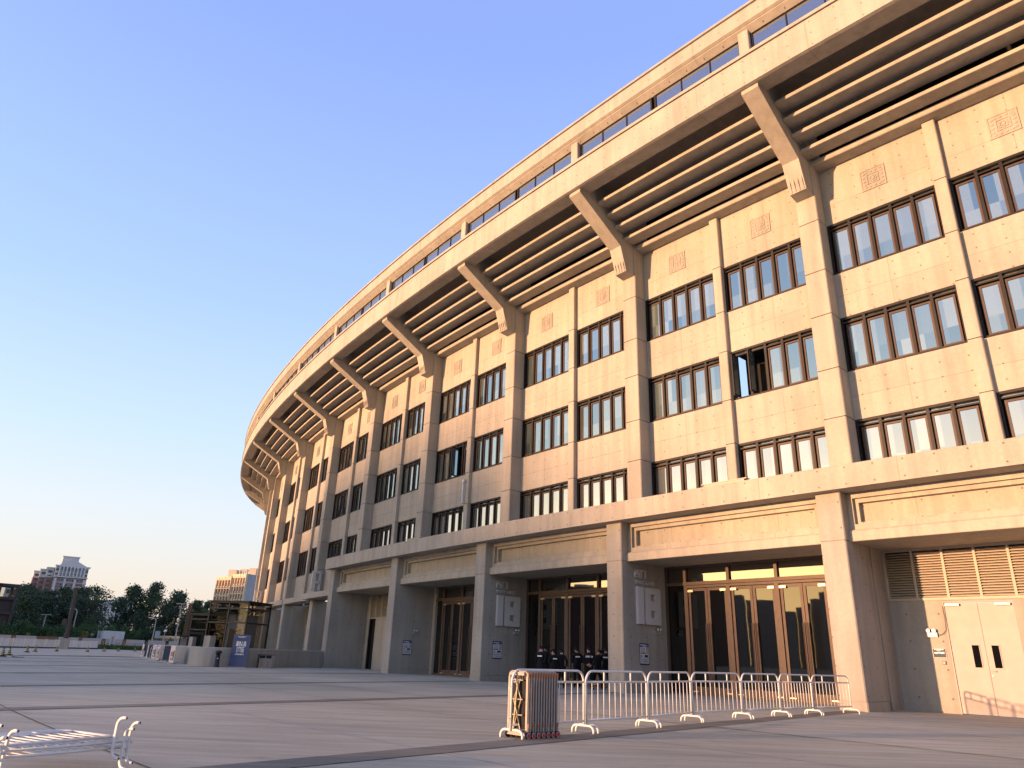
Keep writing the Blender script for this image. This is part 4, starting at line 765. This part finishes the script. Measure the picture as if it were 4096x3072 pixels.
# ------------------------------------------------------------ white guard fence, hedge, hoarding, mast, lamps
fa, fb = Vector((-69.5, 84.0, 0)), Vector((-69.2, 130.5, 0)); fa = AE(-38.5, 108) ; fb = AE(-27.93, 147.5)
NP = 17
t0 = None
for i in range(NP):
    p, q = fa.lerp(fb, i / NP), fa.lerp(fb, (i + 1) / NP); L_ = (q - p).length
    if t0 is None:
        t0 = thing('guard_fence', 'white picket guard fence panels in a line before the hoarding', 'fence'); b = MB(); b.box((0, 0, .67), (.09, .09, 1.34)); b.build('post', M['white'], t0); b = MB()
        for z in (.2, 1.2): b.box((L_ / 2, 0, z), (L_, .05, .06))
        for j in range(1, 22): b.box((L_ * j / 22, 0, .7), (.04, .025, 1.0))
        b.build('pickets', M['white'], t0); b = MB(); b.box((L_ / 2, 0, .1), (L_ * .98, .12, .2)); b.build('base_rail', M['black'], t0); o = t0
    else: o = copy_tree(t0)
    o.location = p; o.rotation_euler = (0, 0, math.atan2(q.y - p.y, q.x - p.x)); tag(o, None, None, 'white guard fence panels')
# hoarding
ho0, ho1 = AE(-40, 138), AE(-22.2, 172); hd_ = (ho1 - ho0); hx = hd_.normalized(); hn = Vector((hx.y, -hx.x, 0))
def hoard_at(az):                                  # where the hoarding line meets a bearing
    dd = Vector((math.sin(R(az)), math.cos(R(az)), 0)); den = dd.x * hx.y - dd.y * hx.x; s_ = (ho0.x * dd.y - ho0.y * dd.x) / (dd.x * hx.y - dd.y * hx.x) if abs(den) > 1e-6 else 0
    tt_ = (ho0.x * hx.y - ho0.y * hx.x) / den; return dd * tt_
hl = [(-34.8, -32.88, 'hw', 'pale printed hoarding panel at the left edge, wide and washed out'), (-32.88, -32.63, 'hb', 'narrow brown hoarding divider right of the leftmost pale panel'), (-32.63, -31.52, 'hw', 'pale hoarding panel with a grey print, between two brown ones'), (-31.52, -30.3, 'hb', 'wide brown hoarding panel behind the fence'), (-30.3, -29.14, 'hw', 'pale hoarding panel right behind the thick mast'), (-29.14, -28.93, 'hb', 'narrow brown hoarding divider right of the thick mast'), (-28.93, -27.8, 'hw', 'pale hoarding panel below the small yellow tree'), (-27.8, -27.57, 'hb', 'narrow brown hoarding divider at the white box'),
      (-27.57, -26.55, 'hw', 'pale hoarding panel with an arched stadium picture before the white box'), (-26.55, -26.33, 'hb', 'narrow brown hoarding divider right of the arched picture'), (-26.33, -25.2, 'hw', 'pale hoarding panel with a grey crowd picture above the hedge'), (-25.2, -25.0, 'darkb', 'narrow dark hoarding divider above the hedge'), (-25.0, -23.9, 'hw', 'pale hoarding panel with a dark building picture, near the ramp'), (-23.9, -23.7, 'darkb', 'narrow dark hoarding divider nearest the ramp wall'), (-23.7, -22.9, 'hw', 'pale plain hoarding panel next to the lift canopy')]
for i, (a0, a1, mt, lab) in enumerate(hl):
    p, q = hoard_at(a0), hoard_at(a1); L_ = (q - p).length - .03; c = (p + q) / 2; zt = 1.27 + c.length * math.tan(R(.172)); t = thing('hoarding_panel', lab, 'hoarding', c, math.atan2(hx.y, hx.x), 'printed hoarding panels along the plaza edge'); b = MB(); b.box((0, 0, zt / 2), (L_, .12, zt)); b.build('board', M[mt], t)
    if mt == 'hw' and L_ > 1:
        b = MB(); b.box((L_ * .12, -.07, zt * .42), (L_ * .52, .01, zt * .5)); b.build('picture', M['hg'], t); b = MB(); b.box((-L_ * .32, -.07, zt * .55), (L_ * .2, .01, .12)); b.box((-L_ * .34, -.07, zt * .38), (L_ * .16, .01, .08)); b.build('caption', M['maroon'], t)
    if mt != 'hw' and i % 2: b = MB(); b.tube([(0, -.08, zt * .3), (.12, -.08, zt * .5), (-.08, -.08, zt * .6), (.05, -.08, zt * .75)], .05, 5); b.build('emblem', M['brass'], t)
t = thing('white_box_hut', 'white box hut standing behind the hoarding with a sunlit end', 'hut', AE(-27.3, 176)); x0, xm, x1 = AE(-28.12, 182), AE(-27.72, 172), AE(-26.5, 176); z1 = EZ(.62, 174); b = MB(); s_ = x0 + (x1 - xm); b.add([v_ + Vector((0, 0, z)) for z in (0, z1) for v_ in (x0, xm, x1, s_)], [(0, 1, 5, 4), (1, 2, 6, 5), (2, 3, 7, 6), (3, 0, 4, 7), (0, 1, 2, 3), (4, 5, 6, 7)]); b.build('body', M['bwhite'], t, world=True); b = MB(); e1 = Vector((0, 0, z1 + .02)); b.add([v_ + e1 + Vector((0, 0, z)) for z in (0, .12) for v_ in (x0, xm, x1, s_)], [(0, 1, 5, 4), (1, 2, 6, 5), (2, 3, 7, 6), (3, 0, 4, 7), (0, 1, 2, 3), (4, 5, 6, 7)]); b.build('roof', M['paper'], t, world=True)
p = AE(-27.15, 158); t = thing('totem_sign', 'slim white totem sign in front of the white box hut', 'sign', p, R(25)); b = MB(); b.box((0, 0, 1.1), (.75, .2, 2.2)); b.tube([(0, -.1, 2.2), (0, .1, 2.2)], .375, 14); b.build('body', M['bwhite'], t); b = MB(); b.box((0, -.11, 1.4), (.4, .01, 1.4)); b.build('print', M['hg'], t)
p = AE(-29.87, 127.5); t = thing('camera_mast', 'thick grey brown mast on a pale square foot rising above the trees', 'mast', p, R(20)); b = MB(); b.box((0, 0, .75), (1.05, 1.05, 1.5)); b.build('foot', M['low'], t); b = MB(); zt = EZ(3.28, 127.5); b.tube([(0, 0, 1.5), (0, 0, 2.2), (0, 0, 2.25), (-.1, 0, zt * .6), (-.18, 0, zt)], [.36, .36, .28, .27, .2], 14); b.build('shaft', M['pole'], t); b = MB(); b.box((-.7, 0, 3.7), (.5, .5, .9)); b.build('control_box', M['pole'], t); b = MB(); b.box((-.1, 0, zt + .1), (.9, .6, .16)); b.build('lamp_head', M['tgrey'], t)
def lamp_post(az, dist, el, kind, lab, mat='tgrey'):
    p = AE(az, dist); z = EZ(el, dist); t = thing('street_lamp' if kind != 'truss' else 'truss_pole', lab, 'street lamp' if kind != 'truss' else 'pole', p)
    if kind == 'cross': b = MB(); b.tube([(0, 0, 0), (0, 0, z)], [.14, .08], 8); b.build('pole', M[mat], t); b = MB(); b.box((0, 0, z), (2.0, .25, .14)); b.build('lamp_head', M[mat], t)
    elif kind == 'arc': b = MB(); b.tube([(0, 0, 0), (0, 0, z - .5), (-.2, 0, z - .1), (-.9, 0, z)], [.12, .09, .08, .06], 8); b.build('pole', M[mat], t); b = MB(); b.box((-1.2, 0, z), (.7, .25, .12)); b.build('lamp_head', M['lamp'], t)
    elif kind == 'globe': b = MB(); b.tube([(0, 0, 0), (0, 0, z - .3)], .07, 8); b.build('pole', M[mat], t); b = MB(); b.lathe((0, 0, z), [(.02, -.3), (.2, -.22), (.3, 0), (.2, .22), (.02, .3)], 14); b.build('globe', M['lamp'], t, True)
    else:
        b = MB()
        for (sx, sy) in ((-1, -1), (1, -1), (1, 1), (-1, 1)): b.tube([(sx * .26, sy * .26, 0), (sx * .18, sy * .18, z)], .05, 6)
        for i in range(16):
            a, c_ = z * i / 16, z * (i + 1) / 16; s_ = .22 if i % 2 else -.22; b.tube([(s_, -.23, a), (-s_, -.23, c_)], .03, 5); b.tube([(-.23, s_, a), (-.23, -s_, c_)], .03, 5)
        b.box((0, 0, z / 2), (.16, .16, z)); b.build('lattice', M['rust'], t)
lamp_post(-23.33, 165, 2.66, 'cross', 'tall thin lamp post with a flat cross head before the trees'); lamp_post(-22.75, 120, 2.74, 'truss', 'rusty brown lattice pole left of the lift houses'); lamp_post(-24.75, 170, 1.64, 'arc', 'curved arm street lamp before the small portal building'); lamp_post(-24.05, 178, .82, 'globe', 'globe lamp above the sunlit parapet'); lamp_post(-29.6, 175, 1.95, 'arc', 'curved arm street lamp half hidden by the thick mast'); lamp_post(-31.3, 172, 1.5, 'cross', 'thin pale post among the bushes left of the mast')
# sunlit ramp parapet behind the hoarding
a, b_ = AE(-25.1, 195), AE(-22.3, 180); t = thing('parapet_wall', 'sunlit concrete parapet with recessed bays behind the hoarding', 'wall', (a + b_) / 2, math.atan2((b_ - a).y, (b_ - a).x)); z1 = EZ(.51, 187); L_ = (b_ - a).length; b = MB(); b.box((0, 0, z1 - .3), (L_, 1.0, .6)); b.box((0, .3, z1 / 2 - .3), (L_, .4, z1 - .6)); b.build('wall', M['tan'], t)
for i in range(6): b = MB(); b.box((-L_ / 2 + L_ * (i + .5) / 6, -.1, z1 / 2 - .3), (.5, .5, z1 - .62)); b.build('pier', M['tan'], t)
p = AE(-24.5, 184); t = thing('grey_plate_sign', 'grey square plate on a post above the parapet', 'sign', p, R(24)); b = MB(); b.box((0, 0, EZ(.56, 184)), (1.0, .08, 1.5)); b.build('plate', M['tgrey'], t); b = MB(); b.tube([(0, .1, 0), (0, .1, EZ(.6, 184))], .07, 6); b.build('post', M['tgrey'], t)

# ------------------------------------------------------------ trees and bushes
def leaf_mesh(name, blobs, nl, ls, seed, mat):
    rnd = random.Random(seed); vs, fs = [], []
    tot = sum(r ** 2 for *_, r in blobs)
    for (x, y, z, r) in blobs:
        for _ in range(int(nl * r * r / tot)):
            while True:
                d = Vector((rnd.gauss(0, 1), rnd.gauss(0, 1), rnd.gauss(0, 1)))
                if d.length > .01: break
            d.normalize(); rr = r * (rnd.random() ** .45 if rnd.random() < .8 else rnd.uniform(.95, 1.4)) * (1 + .22 * math.sin(d.x * 5 + x) * math.sin(d.z * 6 + y)); c = Vector((x, y, z)) + Vector((d.x, d.y, d.z * .95)) * rr
            a = Vector((rnd.gauss(0, 1), rnd.gauss(0, 1), rnd.gauss(0, 1))).normalized(); b_ = a.orthogonal().normalized(); s_ = ls * (.6 + .8 * rnd.random()); i = len(vs)
            vs += [c + a * s_, c + b_ * s_ * .55, c - a * s_, c - b_ * s_ * .55]; fs.append((i, i + 1, i + 2, i + 3))
    me = bpy.data.meshes.new(name); me.from_pydata(vs, [], fs); me.materials.append(mat); return me
def tree(az, dist, el, wid, lab, seed, loose=1., mat='leafd', base=.06, nl=9000):
    rnd = random.Random(seed); p = AE(az, dist); Hh = EZ(el, dist); t = thing('tree', lab, 'tree', p, 0, 'trees beyond the hoarding'); W_ = dist * math.tan(R(wid)) * .74
    blobs = [(0, 0, Hh * .72, W_ * .55)]
    tips = []
    for i in range(24):
        zf = base + (1 - base) * (i + .5) / 24; env = math.sin(min(1., (zf - base) / (1 - base) * .93 + .12) * PI) ** .55; r = W_ * (.34 + .22 * rnd.random()) * (1.15 - .5 * zf)
        a = rnd.random() * 2 * PI; rad = W_ * env * (.3 + .6 * rnd.random()) * loose; q = (rad * math.cos(a), rad * math.sin(a), min(Hh * zf, Hh - r * .9), r); blobs.append(q); tips.append(q)
    for i in range(3): blobs.append((rnd.uniform(-.3, .3) * W_, rnd.uniform(-.3, .3) * W_, Hh - W_ * .2 * (1 + i * .6), W_ * .22))
    me = leaf_mesh('crown', blobs, nl, max(.2, W_ * .05), seed, M[mat]); c = bpy.data.objects.new('crown', me); COL.objects.link(c); c.parent = t
    b = MB(); b.tube([(0, 0, 0), (.1, 0, Hh * .3), (-.1, .1, Hh * .6), (0, 0, Hh * .9)], [.32, .26, .16, .05], 8)
    for q in tips[::2]: b.tube([(0, 0, q[2] * .55), (q[0] * .5, q[1] * .5, q[2] * .85), (q[0], q[1], q[2])], [.13, .09, .04], 6)
    b.build('trunk', M['bark'], t, True)
for a in ((-32.75, 190, 3.25, 1.9, 'dense round dark tree at far left below the columned tower', 3), (-33.9, 175, 2.3, 1.6, 'low dark tree at the left edge before the glass roofed block', 4), (-31.55, 195, 3.05, 1.7, 'dark tree right of the dense round one, covering the tower foot', 5),
          (-30.5, 200, 3.3, 1.7, 'dark tree directly behind the thick grey mast', 6), (-29.45, 195, 3.35, 1.6, 'dark tree right of the mast top under the tower corner', 7), (-28.75, 190, 3.5, 1.5, 'ragged tree with thin outlying sprays right of the columned tower', 8, 1.35, 'leafd', .3, 3200),
          (-27.3, 200, 2.75, 1.2, 'thin half bare tree before the pale building', 9, 1.2, 'leafd', .2, 2200), (-26.5, 195, 3.7, 1.7, 'tall loose tree left of the tallest central tree', 10, 1.15), (-25.15, 192, 3.98, 1.6, 'tallest central tree in the gap between tower and hotel', 11), (-23.55, 195, 3.5, 1.7, 'broad open tree behind the cross headed lamp post', 12, 1.15),
          (-22.35, 190, 2.95, 1.1, 'tree between the lattice pole and the lift house', 13), (-21.6, 185, 2.9, .8, 'narrow tree at the left foot of the tan hotel', 14), (-20.6, 190, 2.75, 1.2, 'tree behind the roof of the larger lift house', 15), (-19.5, 192, 2.85, 1.2, 'tree in front of the tan hotel right half', 16), (-18.55, 180, 3.1, 1.25, 'dark tree squeezed between hotel and stadium', 17), (-17.7, 165, 2.6, 1.2, 'dark tree partly hidden by the stadium edge', 18)):
    tree(*a)
def bush(az, dist, el, wid, lab, seed, mat='leafb', nl=2600):
    rnd = random.Random(seed); p = AE(az, dist); Hh = EZ(el, dist); W_ = dist * math.tan(R(wid)) / 2; t = thing('bush', lab, 'bush', p, 0, 'bushes behind the hoarding'); blobs = []
    for i in range(12): x = rnd.uniform(-1, 1); r = W_ * rnd.uniform(.28, .42); blobs.append((x * W_ * .75, rnd.uniform(-.5, .5) * W_, max(r * .3, (Hh - r) * (1 - .35 * x * x) * rnd.uniform(.45, 1.0)), r))
    c = bpy.data.objects.new('foliage', leaf_mesh('foliage', blobs, nl, max(.16, W_ * .055), seed, M[mat])); COL.objects.link(c); c.parent = t
    b = MB()
    for i in range(4): b.tube([(i * .2 - .3, 0, 0), ((i - 1.5) * W_ * .3, 0, Hh * .55)], [.1, .04], 6)
    b.build('stem', M['bark'], t)
for i, (az, d, el, wd, lab) in enumerate(((-33.6, 168, 1.25, 2.1, 'big green bush at the left end of the hoarding'), (-32.3, 170, 1.2, 1.7, 'green bush above the narrow leftmost brown divider'), (-31.0, 172, 1.2, 1.9, 'green bush above the wide brown hoarding panel'), (-29.8, 175, 1.15, 1.6, 'green bush right behind the thick mast shaft'), (-28.8, 178, 1.5, 1.7, 'tall bright green bush above the small yellow tree'), (-27.6, 185, 1.3, 1.7, 'green bush rising behind the white box hut'), (-26.3, 188, 1.2, 1.7, 'green bush right of the white box hut'), (-25.2, 192, 1.1, 1.6, 'green bush behind the left end of the sunlit parapet'), (-23.9, 195, 1.2, 1.7, 'green bush behind the middle of the sunlit parapet'), (-22.8, 198, 1.1, 1.4, 'green bush left of the farther lift house'))):
    bush(az, d, el, wd, lab, 40 + i)
for i, (az, d, el, wd, lab) in enumerate(((-28.8, 166, .68, .62, 'small yellow green tree over the hoarding left of the white box'), (-31.9, 164, .38, .5, 'yellowish sprigs above the wide brown panel, left one'), (-31.2, 165, .30, .45, 'yellowish sprigs above the wide brown panel, right one'), (-24.7, 174, .42, .7, 'feathery yellow green plant in front of the sunlit parapet'), (-23.6, 174, .40, .6, 'feathery green plant at the right of the sunlit parapet'))):
    bush(az, d, el, wd, lab, 60 + i, 'leafy', 700)
rnd = random.Random(5); ha, hb_ = AE(-27.9, 150), AE(-22.6, 146); blobs = [(*ha.lerp(hb_, i / 26).to_2d(), .32, .42) for i in range(27)]
hg = thing('hedge', 'low dark clipped hedge along the plaza edge before the hoarding', 'hedge', ha); c = bpy.data.objects.new('foliage', leaf_mesh('foliage', [(x - ha.x + rnd.uniform(-.2, .2), y - ha.y, z, r) for (x, y, z, r) in [(*ha.lerp(hb_, i / 40).to_2d(), .28, .45) for i in range(41)]], 6000, .13, 3, M['leafb'])); COL.objects.link(c); c.parent = hg
b = MB(); d = hb_ - ha; b.box(d / 2 + Vector((0, 0, .22)), (d.length, .6, .44), math.atan2(d.y, d.x)); b.build('core', M['leafd'], hg)

# ------------------------------------------------------------ background buildings
def local_building(name, lab, cat, az, dist, face_off=0.):
    p = AE(az, dist); return thing(name, lab, cat, p, -R(az) + R(face_off))   # local +y points away from the camera
def win_grid(t, first, cells):                       # first: a (frame) object with children at its own origin; copies share the mesh
    for i, (x, y, z) in enumerate(cells):
        o = first if i == 0 else copy_tree(first, t); o.location = (x, y, z)
# white and pink columned tower
D1 = 420; t = local_building('columned_tower', 'white and pink brick apartment tower with a columned pediment front', 'building', -30.45, D1, 4); Hh = EZ(4.55, D1); W_ = 14.0
zb = Hh * .865
b = MB(); b.box((0, 10, zb / 2), (W_, 20, zb)); b.build('brick_base', M['pinkwall'], t); b = MB(); b.box((0, 10, (zb + Hh) / 2), (W_ - .1, 19.9, Hh - zb)); b.build('upper_wall', M['bwhite'], t)
b = MB(); b.box((0, -.15, zb - 2.6), (W_ + .4, .9, .3)); b.build('cornice', M['bwhite'], t); b = MB(); b.box((0, -.3, zb), (W_ + .6, 1.4, .5)); b.build('cornice', M['bwhite'], t); b = MB(); b.box((0, -.2, Hh + .35), (W_ + 1, 1.6, .7)); b.build('cornice', M['bwhite'], t)
b = MB(); y0, y1 = -.9, 3.0; w2 = W_ * .42; zz = Hh + .7; b.add([(-w2, y0, zz), (w2, y0, zz), (0, y0, zz + 3.0), (-w2, y1, zz), (w2, y1, zz), (0, y1, zz + 3.0)], [(0, 1, 2), (3, 5, 4), (0, 3, 4, 1), (1, 4, 5, 2), (2, 5, 3, 0)]); b.build('pediment', M['bwhite'], t)
b = MB(); b.box((-1.5, 6, Hh + 2.6), (7, 7, 5.0)); b.box((-1.5, 6, Hh + 5.2), (7.6, 7.6, .4)); b.build('penthouse', M['bwhite'], t)
for i in range(8): b = MB(); x = -w2 + .5 + (2 * w2 - 1) * i / 7; b.lathe((x, -.75, zb + .4), [(.42, 0), (.36, .4), (.33, Hh - zb - 1.4), (.5, Hh - zb - .9), (.5, Hh - zb - .4)], 10); b.build('column', M['bwhite'], t)
for i in range(4): b = MB(); x = (-w2 - .3, -w2 * .36, w2 * .36, w2 + .3)[i]; b.box((x, -.2, zb / 2 - .4), (.9, .8, zb - .8)); b.build('brick_pilaster', M['bwhite'], t)
b = MB(); b.box((0, -.02, 0), (1.3, .15, 1.3)); f = b.build('window', M['bwhite'], t); b = MB(); b.box((0, -.1, 0), (1.05, .06, 1.05)); b.build('pane', M['dwin'], f)
win_grid(t, f, [(x, -.05, zb - 1.4 - r_ * 2.3) for r_ in range(6) for x in (-6.2, -3.4, -1.1, 1.1, 3.4, 6.2)] + [(x, -.05, Hh - 1.4 - r_ * 2.1) for r_ in range(2) for x in (-6.3, -3.9, -2.3, -.8, .8, 2.3, 3.9, 6.3)])
for j in range(3):                                  # stepped bays receding on the left
    x, y = -W_ / 2 - 1.7 - j * 2.4, 6 + j * 5; hh = Hh - .6 - j * .7
    b = MB(); b.box((x, y + 4, zb / 2), (3.0, 8, zb)); wg = b.build('side_wing', M['pinkwall'], t); b = MB(); b.box((x, y + 4, (zb + hh) / 2), (2.95, 7.95, hh - zb)); b.box((x, y + 4, hh + .2), (3.4, 8.4, .5)); b.box((x, y + 4, zb), (3.3, 8.3, .5)); b.build('upper_wall', M['bwhite'], wg)
    for r_ in range(6): b = MB(); b.box((x, y - .05, hh - 1.6 - r_ * 2.2), (1.7, .1, 1.1)); b.build('window', M['dwin'], wg)
# tan hotel with a balcony grid, two slabs and a grey end wall
D2 = 300; t = local_building('hotel_block', 'tan gridded hotel block with two balcony slabs and grey end wall', 'building', -20.2, D2, 0); Hh = EZ(4.75, D2)
AZH = [(-21.2, 303), (-20.25, 297.5), (-20.15, 297.5), (-19.25, 292), (-18.3, 299)]
PH = [AE(a, dd) for a, dd in AZH]
def slab(p, q, ht, name, mat, depth=1.3):
    x = (q - p).normalized(); y = Vector((-x.y, x.x, 0)); b = MB(); b.add([v_ + Vector((0, 0, z)) for z in (0, ht) for v_ in (p, q, q + y * depth, p + y * depth)], [(0, 1, 5, 4), (1, 2, 6, 5), (2, 3, 7, 6), (3, 0, 4, 7), (0, 1, 2, 3), (4, 5, 6, 7)]); return b, x, y
t.rotation_euler = (0, 0, 0)
for si, (p, q, ht) in enumerate(((PH[0], PH[1], Hh - .3), (PH[2], PH[3], Hh + .5))):
    b, x, y = slab(p, q, ht, 'wall', M['tan'], (1.3, 6.5)[si]); b.build('wall', M['tan'], t, world=True); L_ = (q - p).length; n_ = 5
    g0 = MB(); 
    for i in range(n_ + 1): c_ = p + x * L_ * i / n_ - y * .45; g0.box(c_ + Vector((0, 0, ht / 2)), (.32, 1.0, ht), math.atan2(x.y, x.x))
    for r_ in range(11): z = ht - 1.6 - r_ * 2.75 if r_ else ht - .7; g0.box((p + q) / 2 - y * .45 + Vector((0, 0, z)), (L_, 1.0, .34 if r_ else 1.4), math.atan2(x.y, x.x))
    g0.build('balcony_grid', M['tan'], t, world=True)
    for r_ in range(9):
        for i in range(n_):
            c_ = p + x * L_ * (i + .42) / n_ - y * .06 + Vector((0, 0, ht - 3.0 - r_ * 2.75)); b = MB(); b.box(c_, (L_ / n_ * .5, .1, 1.3), math.atan2(x.y, x.x)); wdw = b.build('window', M['dwin'], t, world=True)
            c2 = c_ + x * L_ / n_ * .22 - y * .5 + Vector((0, 0, -.75)); b = MB(); b.box(c2, (.6, .4, .45), math.atan2(x.y, x.x)); b.build('air_conditioner', M['bwhite'], wdw)
b, x, y = slab(PH[3] + x * .02, PH[3] + x * .3, Hh + .52, '', None, 6.6); b.build('end_wall', M['tgrey'], t, world=True)
for (pp, dx, dy, hh) in ((PH[1] - Vector((1.5, 0, 0)), 3, 3, 2.5), (PH[2] + Vector((1.5, 1.5, 0)), 2.6, 3, 3.0), (PH[3] + Vector((.6, .5, 0)), 2.6, 4, 3.0)): b = MB(); b.box(pp + Vector((0, 4, Hh + hh / 2)), (dx, dy, hh)); b.build('roof_block', M['tan'], t, world=True)
for i in range(4): b = MB(); c_ = PH[2].lerp(PH[3], .35 + .15 * i) + Vector((.5, 2, Hh)); b.tube([c_, c_ + Vector((0, 0, 2.0))], .28, 8); b.build('vent_stack', M['bwhite'], t, world=True)
# dark brick walk up block behind the trees
D3 = 222; t = local_building('brick_block', 'long dark brick block with white window bands half hidden by trees', 'building', -30.7, D3, 0); Hh = EZ(2.5, D3); W_ = 19.5
b = MB(); b.box((0, 5, Hh / 2), (W_, 10, Hh)); b.build('wall', M['darkb'], t); b = MB(); b.box((0, 4.8, Hh + .15), (W_ + .8, 11, .35)); b.build('roof', M['black'], t); b = MB(); b.box((0, -.08, Hh - .6), (W_, .16, .35)); 
for r_ in range(3): b.box((0, -.08, Hh - 3.6 - r_ * 3), (W_, .14, .12))
b.build('band', M['bwhite'], t); b = MB(); b.box((.55, -.05, 0), (.9, .1, 1.35)); f = b.build('window', M['bwhite'], t); b = MB(); b.box((-.5, -.12, 0), (1.4, .06, 1.3)); b.build('pane', M['dwin'], f)
win_grid(t, f, [(-8.2 + i * 2.35, -.06, Hh - 1.9 - r_ * 3) for r_ in range(3) for i in range(8)])
# pale block
D4 = 262; t = local_building('pale_block', 'pale cream apartment block with a taller rear part', 'building', -27.75, D4, -8); Hh = EZ(2.66, D4); b = MB(); b.box((0, 4, Hh / 2), (4.6, 8, Hh)); b.build('wall', M['bwhite'], t); b = MB(); b.box((3.3, 7, Hh / 2 + .6), (4.4, 8, Hh + 1.2)); b.build('rear_wall', M['bwhite'], t); b = MB(); b.box((0, 0, 0), (1.0, .1, 1.2)); f = b.build('window', M['dwin'], t); win_grid(t, f, [(x, -.02, Hh - 2.8 - r_ * 3) for r_ in range(3) for x in (-1.2, 1.0)])
b = MB(); b.box((-.5, -.4, Hh - 4.5), (3.5, .8, .25)); b.build('balcony', M['bwhite'], t)
# dark framed block cut by the left edge
D5 = 168; t = local_building('framed_block', 'dark framed glass block at the left edge with sunset in its panes', 'building', -34.1, D5, 12); Hh = EZ(3.25, D5); W_ = 5.4; b = MB()
for x in (-W_ / 2, -.2, W_ / 2): b.box((x, 0, Hh / 2), (.5, .5, Hh)); b.box((x, 4, Hh / 2), (.4, .4, Hh))
for z in (Hh - .25, Hh - 2.6, Hh - 5.2, 1.5): b.box((0, 0, z), (W_, .5, .5)); b.box((0, 4, z), (W_, .4, .5)); b.box((W_ / 2, 2, z), (.5, 4, .5))
b.build('frame', M['darkb'], t); b = MB(); b.box((0, 2, (Hh - 2.6) / 2), (W_ - .3, 3.6, Hh - 2.8)); b.build('wall', M['darkb'], t)
for x in (-1.45, 1.25): b = MB(); b.box((x, .1, Hh - 1.4), (2.2, .06, 1.9)); b.build('pane', M['lglass'], t)
t = local_building('pale_slab', 'pale far apartment slab between the framed block and the dense tree', 'building', -33.1, 330, 0); Hh = EZ(3.12, 330); b = MB(); b.box((0, 4, Hh / 2), (9, 8, Hh)); b.build('wall', M['tgrey'], t); b = MB(); b.box((0, -.02, 0), (1.1, .1, 1.4)); f = b.build('window', M['dwin'], t); win_grid(t, f, [(-3.4 + i * 2.2, -.02, Hh - 2 - r_ * 3) for r_ in range(4) for i in range(4)])
# small portal buildings among the bushes
for (a0, a1, dist, el, lab) in ((-25.72, -25.15, 205, 1.63, 'small grey portal hut left among the bushes'), (-24.85, -24.15, 205, 1.68, 'small grey portal hut right of the curved arm lamp')):
    a, b_ = AE(a0, dist), AE(a1, dist); L_ = (b_ - a).length; z = EZ(el, dist); t = thing('portal_hut', lab, 'hut', (a + b_) / 2, -R((a0 + a1) / 2)); b = MB(); b.box((-L_ / 2, 0, z / 2), (.35, 1.5, z)); b.box((L_ / 2, 0, z / 2), (.35, 1.5, z)); b.build('pier', M['tgrey'], t); b = MB(); b.box((0, 0, z), (L_ + .8, 1.8, .3)); b.build('roof', M['tgrey'], t); b = MB(); b.box((0, .8, z / 2 - .1), (L_ - .4, .2, z - .3)); b.build('rear_wall', M['darkb'], t)
    b = MB(); b.box((0, .66, z - 1.4), (L_ * .5, .06, 1.6)); b.build('window', M['dwin'], t)

# ------------------------------------------------------------ unseen towers added to shade the lower facade and darken the door reflections
sxy = Vector((sd.x, sd.y, 0)).normalized(); pxy = Vector((-sxy.y, sxy.x, 0)) * -1    # pxy: q axis, (.358, -.934) direction
pxy = Vector((-sxy.y, sxy.x, 0))
DT = 620.; hl_ = DT * math.tan(SUN_EL)
SHADE = [(-22.5, -25, 2.0), (-25, -27.5, 5.0), (-27.5, -32, 8.5), (-32, -39, 11.5), (-39, -48, 15.5), (-48, -62, 18.5), (-62, -71, 17), (-71, -80, 13), (-80, -89, 8.5), (-89, -97, 5), (-97, -110, 1), (-110, -150, 12), (-150, -185, 15)]  # tower spans and heights shaped by the wanted shade on the facade
for i, (q0, q1, h) in enumerate(SHADE):
    c = sxy * (DT + i % 2 * 14) + pxy * ((q0 + q1) / 2); t = thing('added_tower', 'unseen tower added and shaped to shade the lower facade', 'building', c, math.atan2(pxy.y, pxy.x), 'unseen towers added for shade and reflections'); W_ = abs(q1 - q0); Hh = hl_ + h
    b = MB(); b.box((0, 0, Hh / 2), (W_, 12, Hh)); b.build('wall', M['tgrey'], t); b = MB(); b.box((0, 0, Hh + .2), (W_ * .5, 6, .8)); b.build('roof', M['tgrey'], t)

for i, (az, wd, h) in enumerate(((149, 60, 46), (155, 50, 58), (160.5, 44, 50), (165, 48, 62), (170, 52, 55), (175, 40, 64), (179.5, 50, 57), (184, 44, 60), (207, 40, 44), (214, 56, 58), (221, 46, 50), (229, 60, 62), (238, 56, 48), (247, 60, 60), (257, 66, 52), (267, 60, 64), (278, 70, 50), (290, 70, 60))):  # unseen ring added to darken glass reflections and the bright horizon
    a = R(az); c = Vector((math.cos(a), math.sin(a), 0)) * 560; t = thing('added_tower', 'unseen tower added and shaped to shade the lower facade', 'building', c, a + PI / 2, 'unseen towers added for shade and reflections'); b = MB(); b.box((0, 0, h / 2), (wd, 14, h)); b.build('wall', M['brick'], t); b = MB(); b.box((0, 0, h + 1), (wd * .3, 8, 2.4)); b.build('roof', M['tgrey'], t)
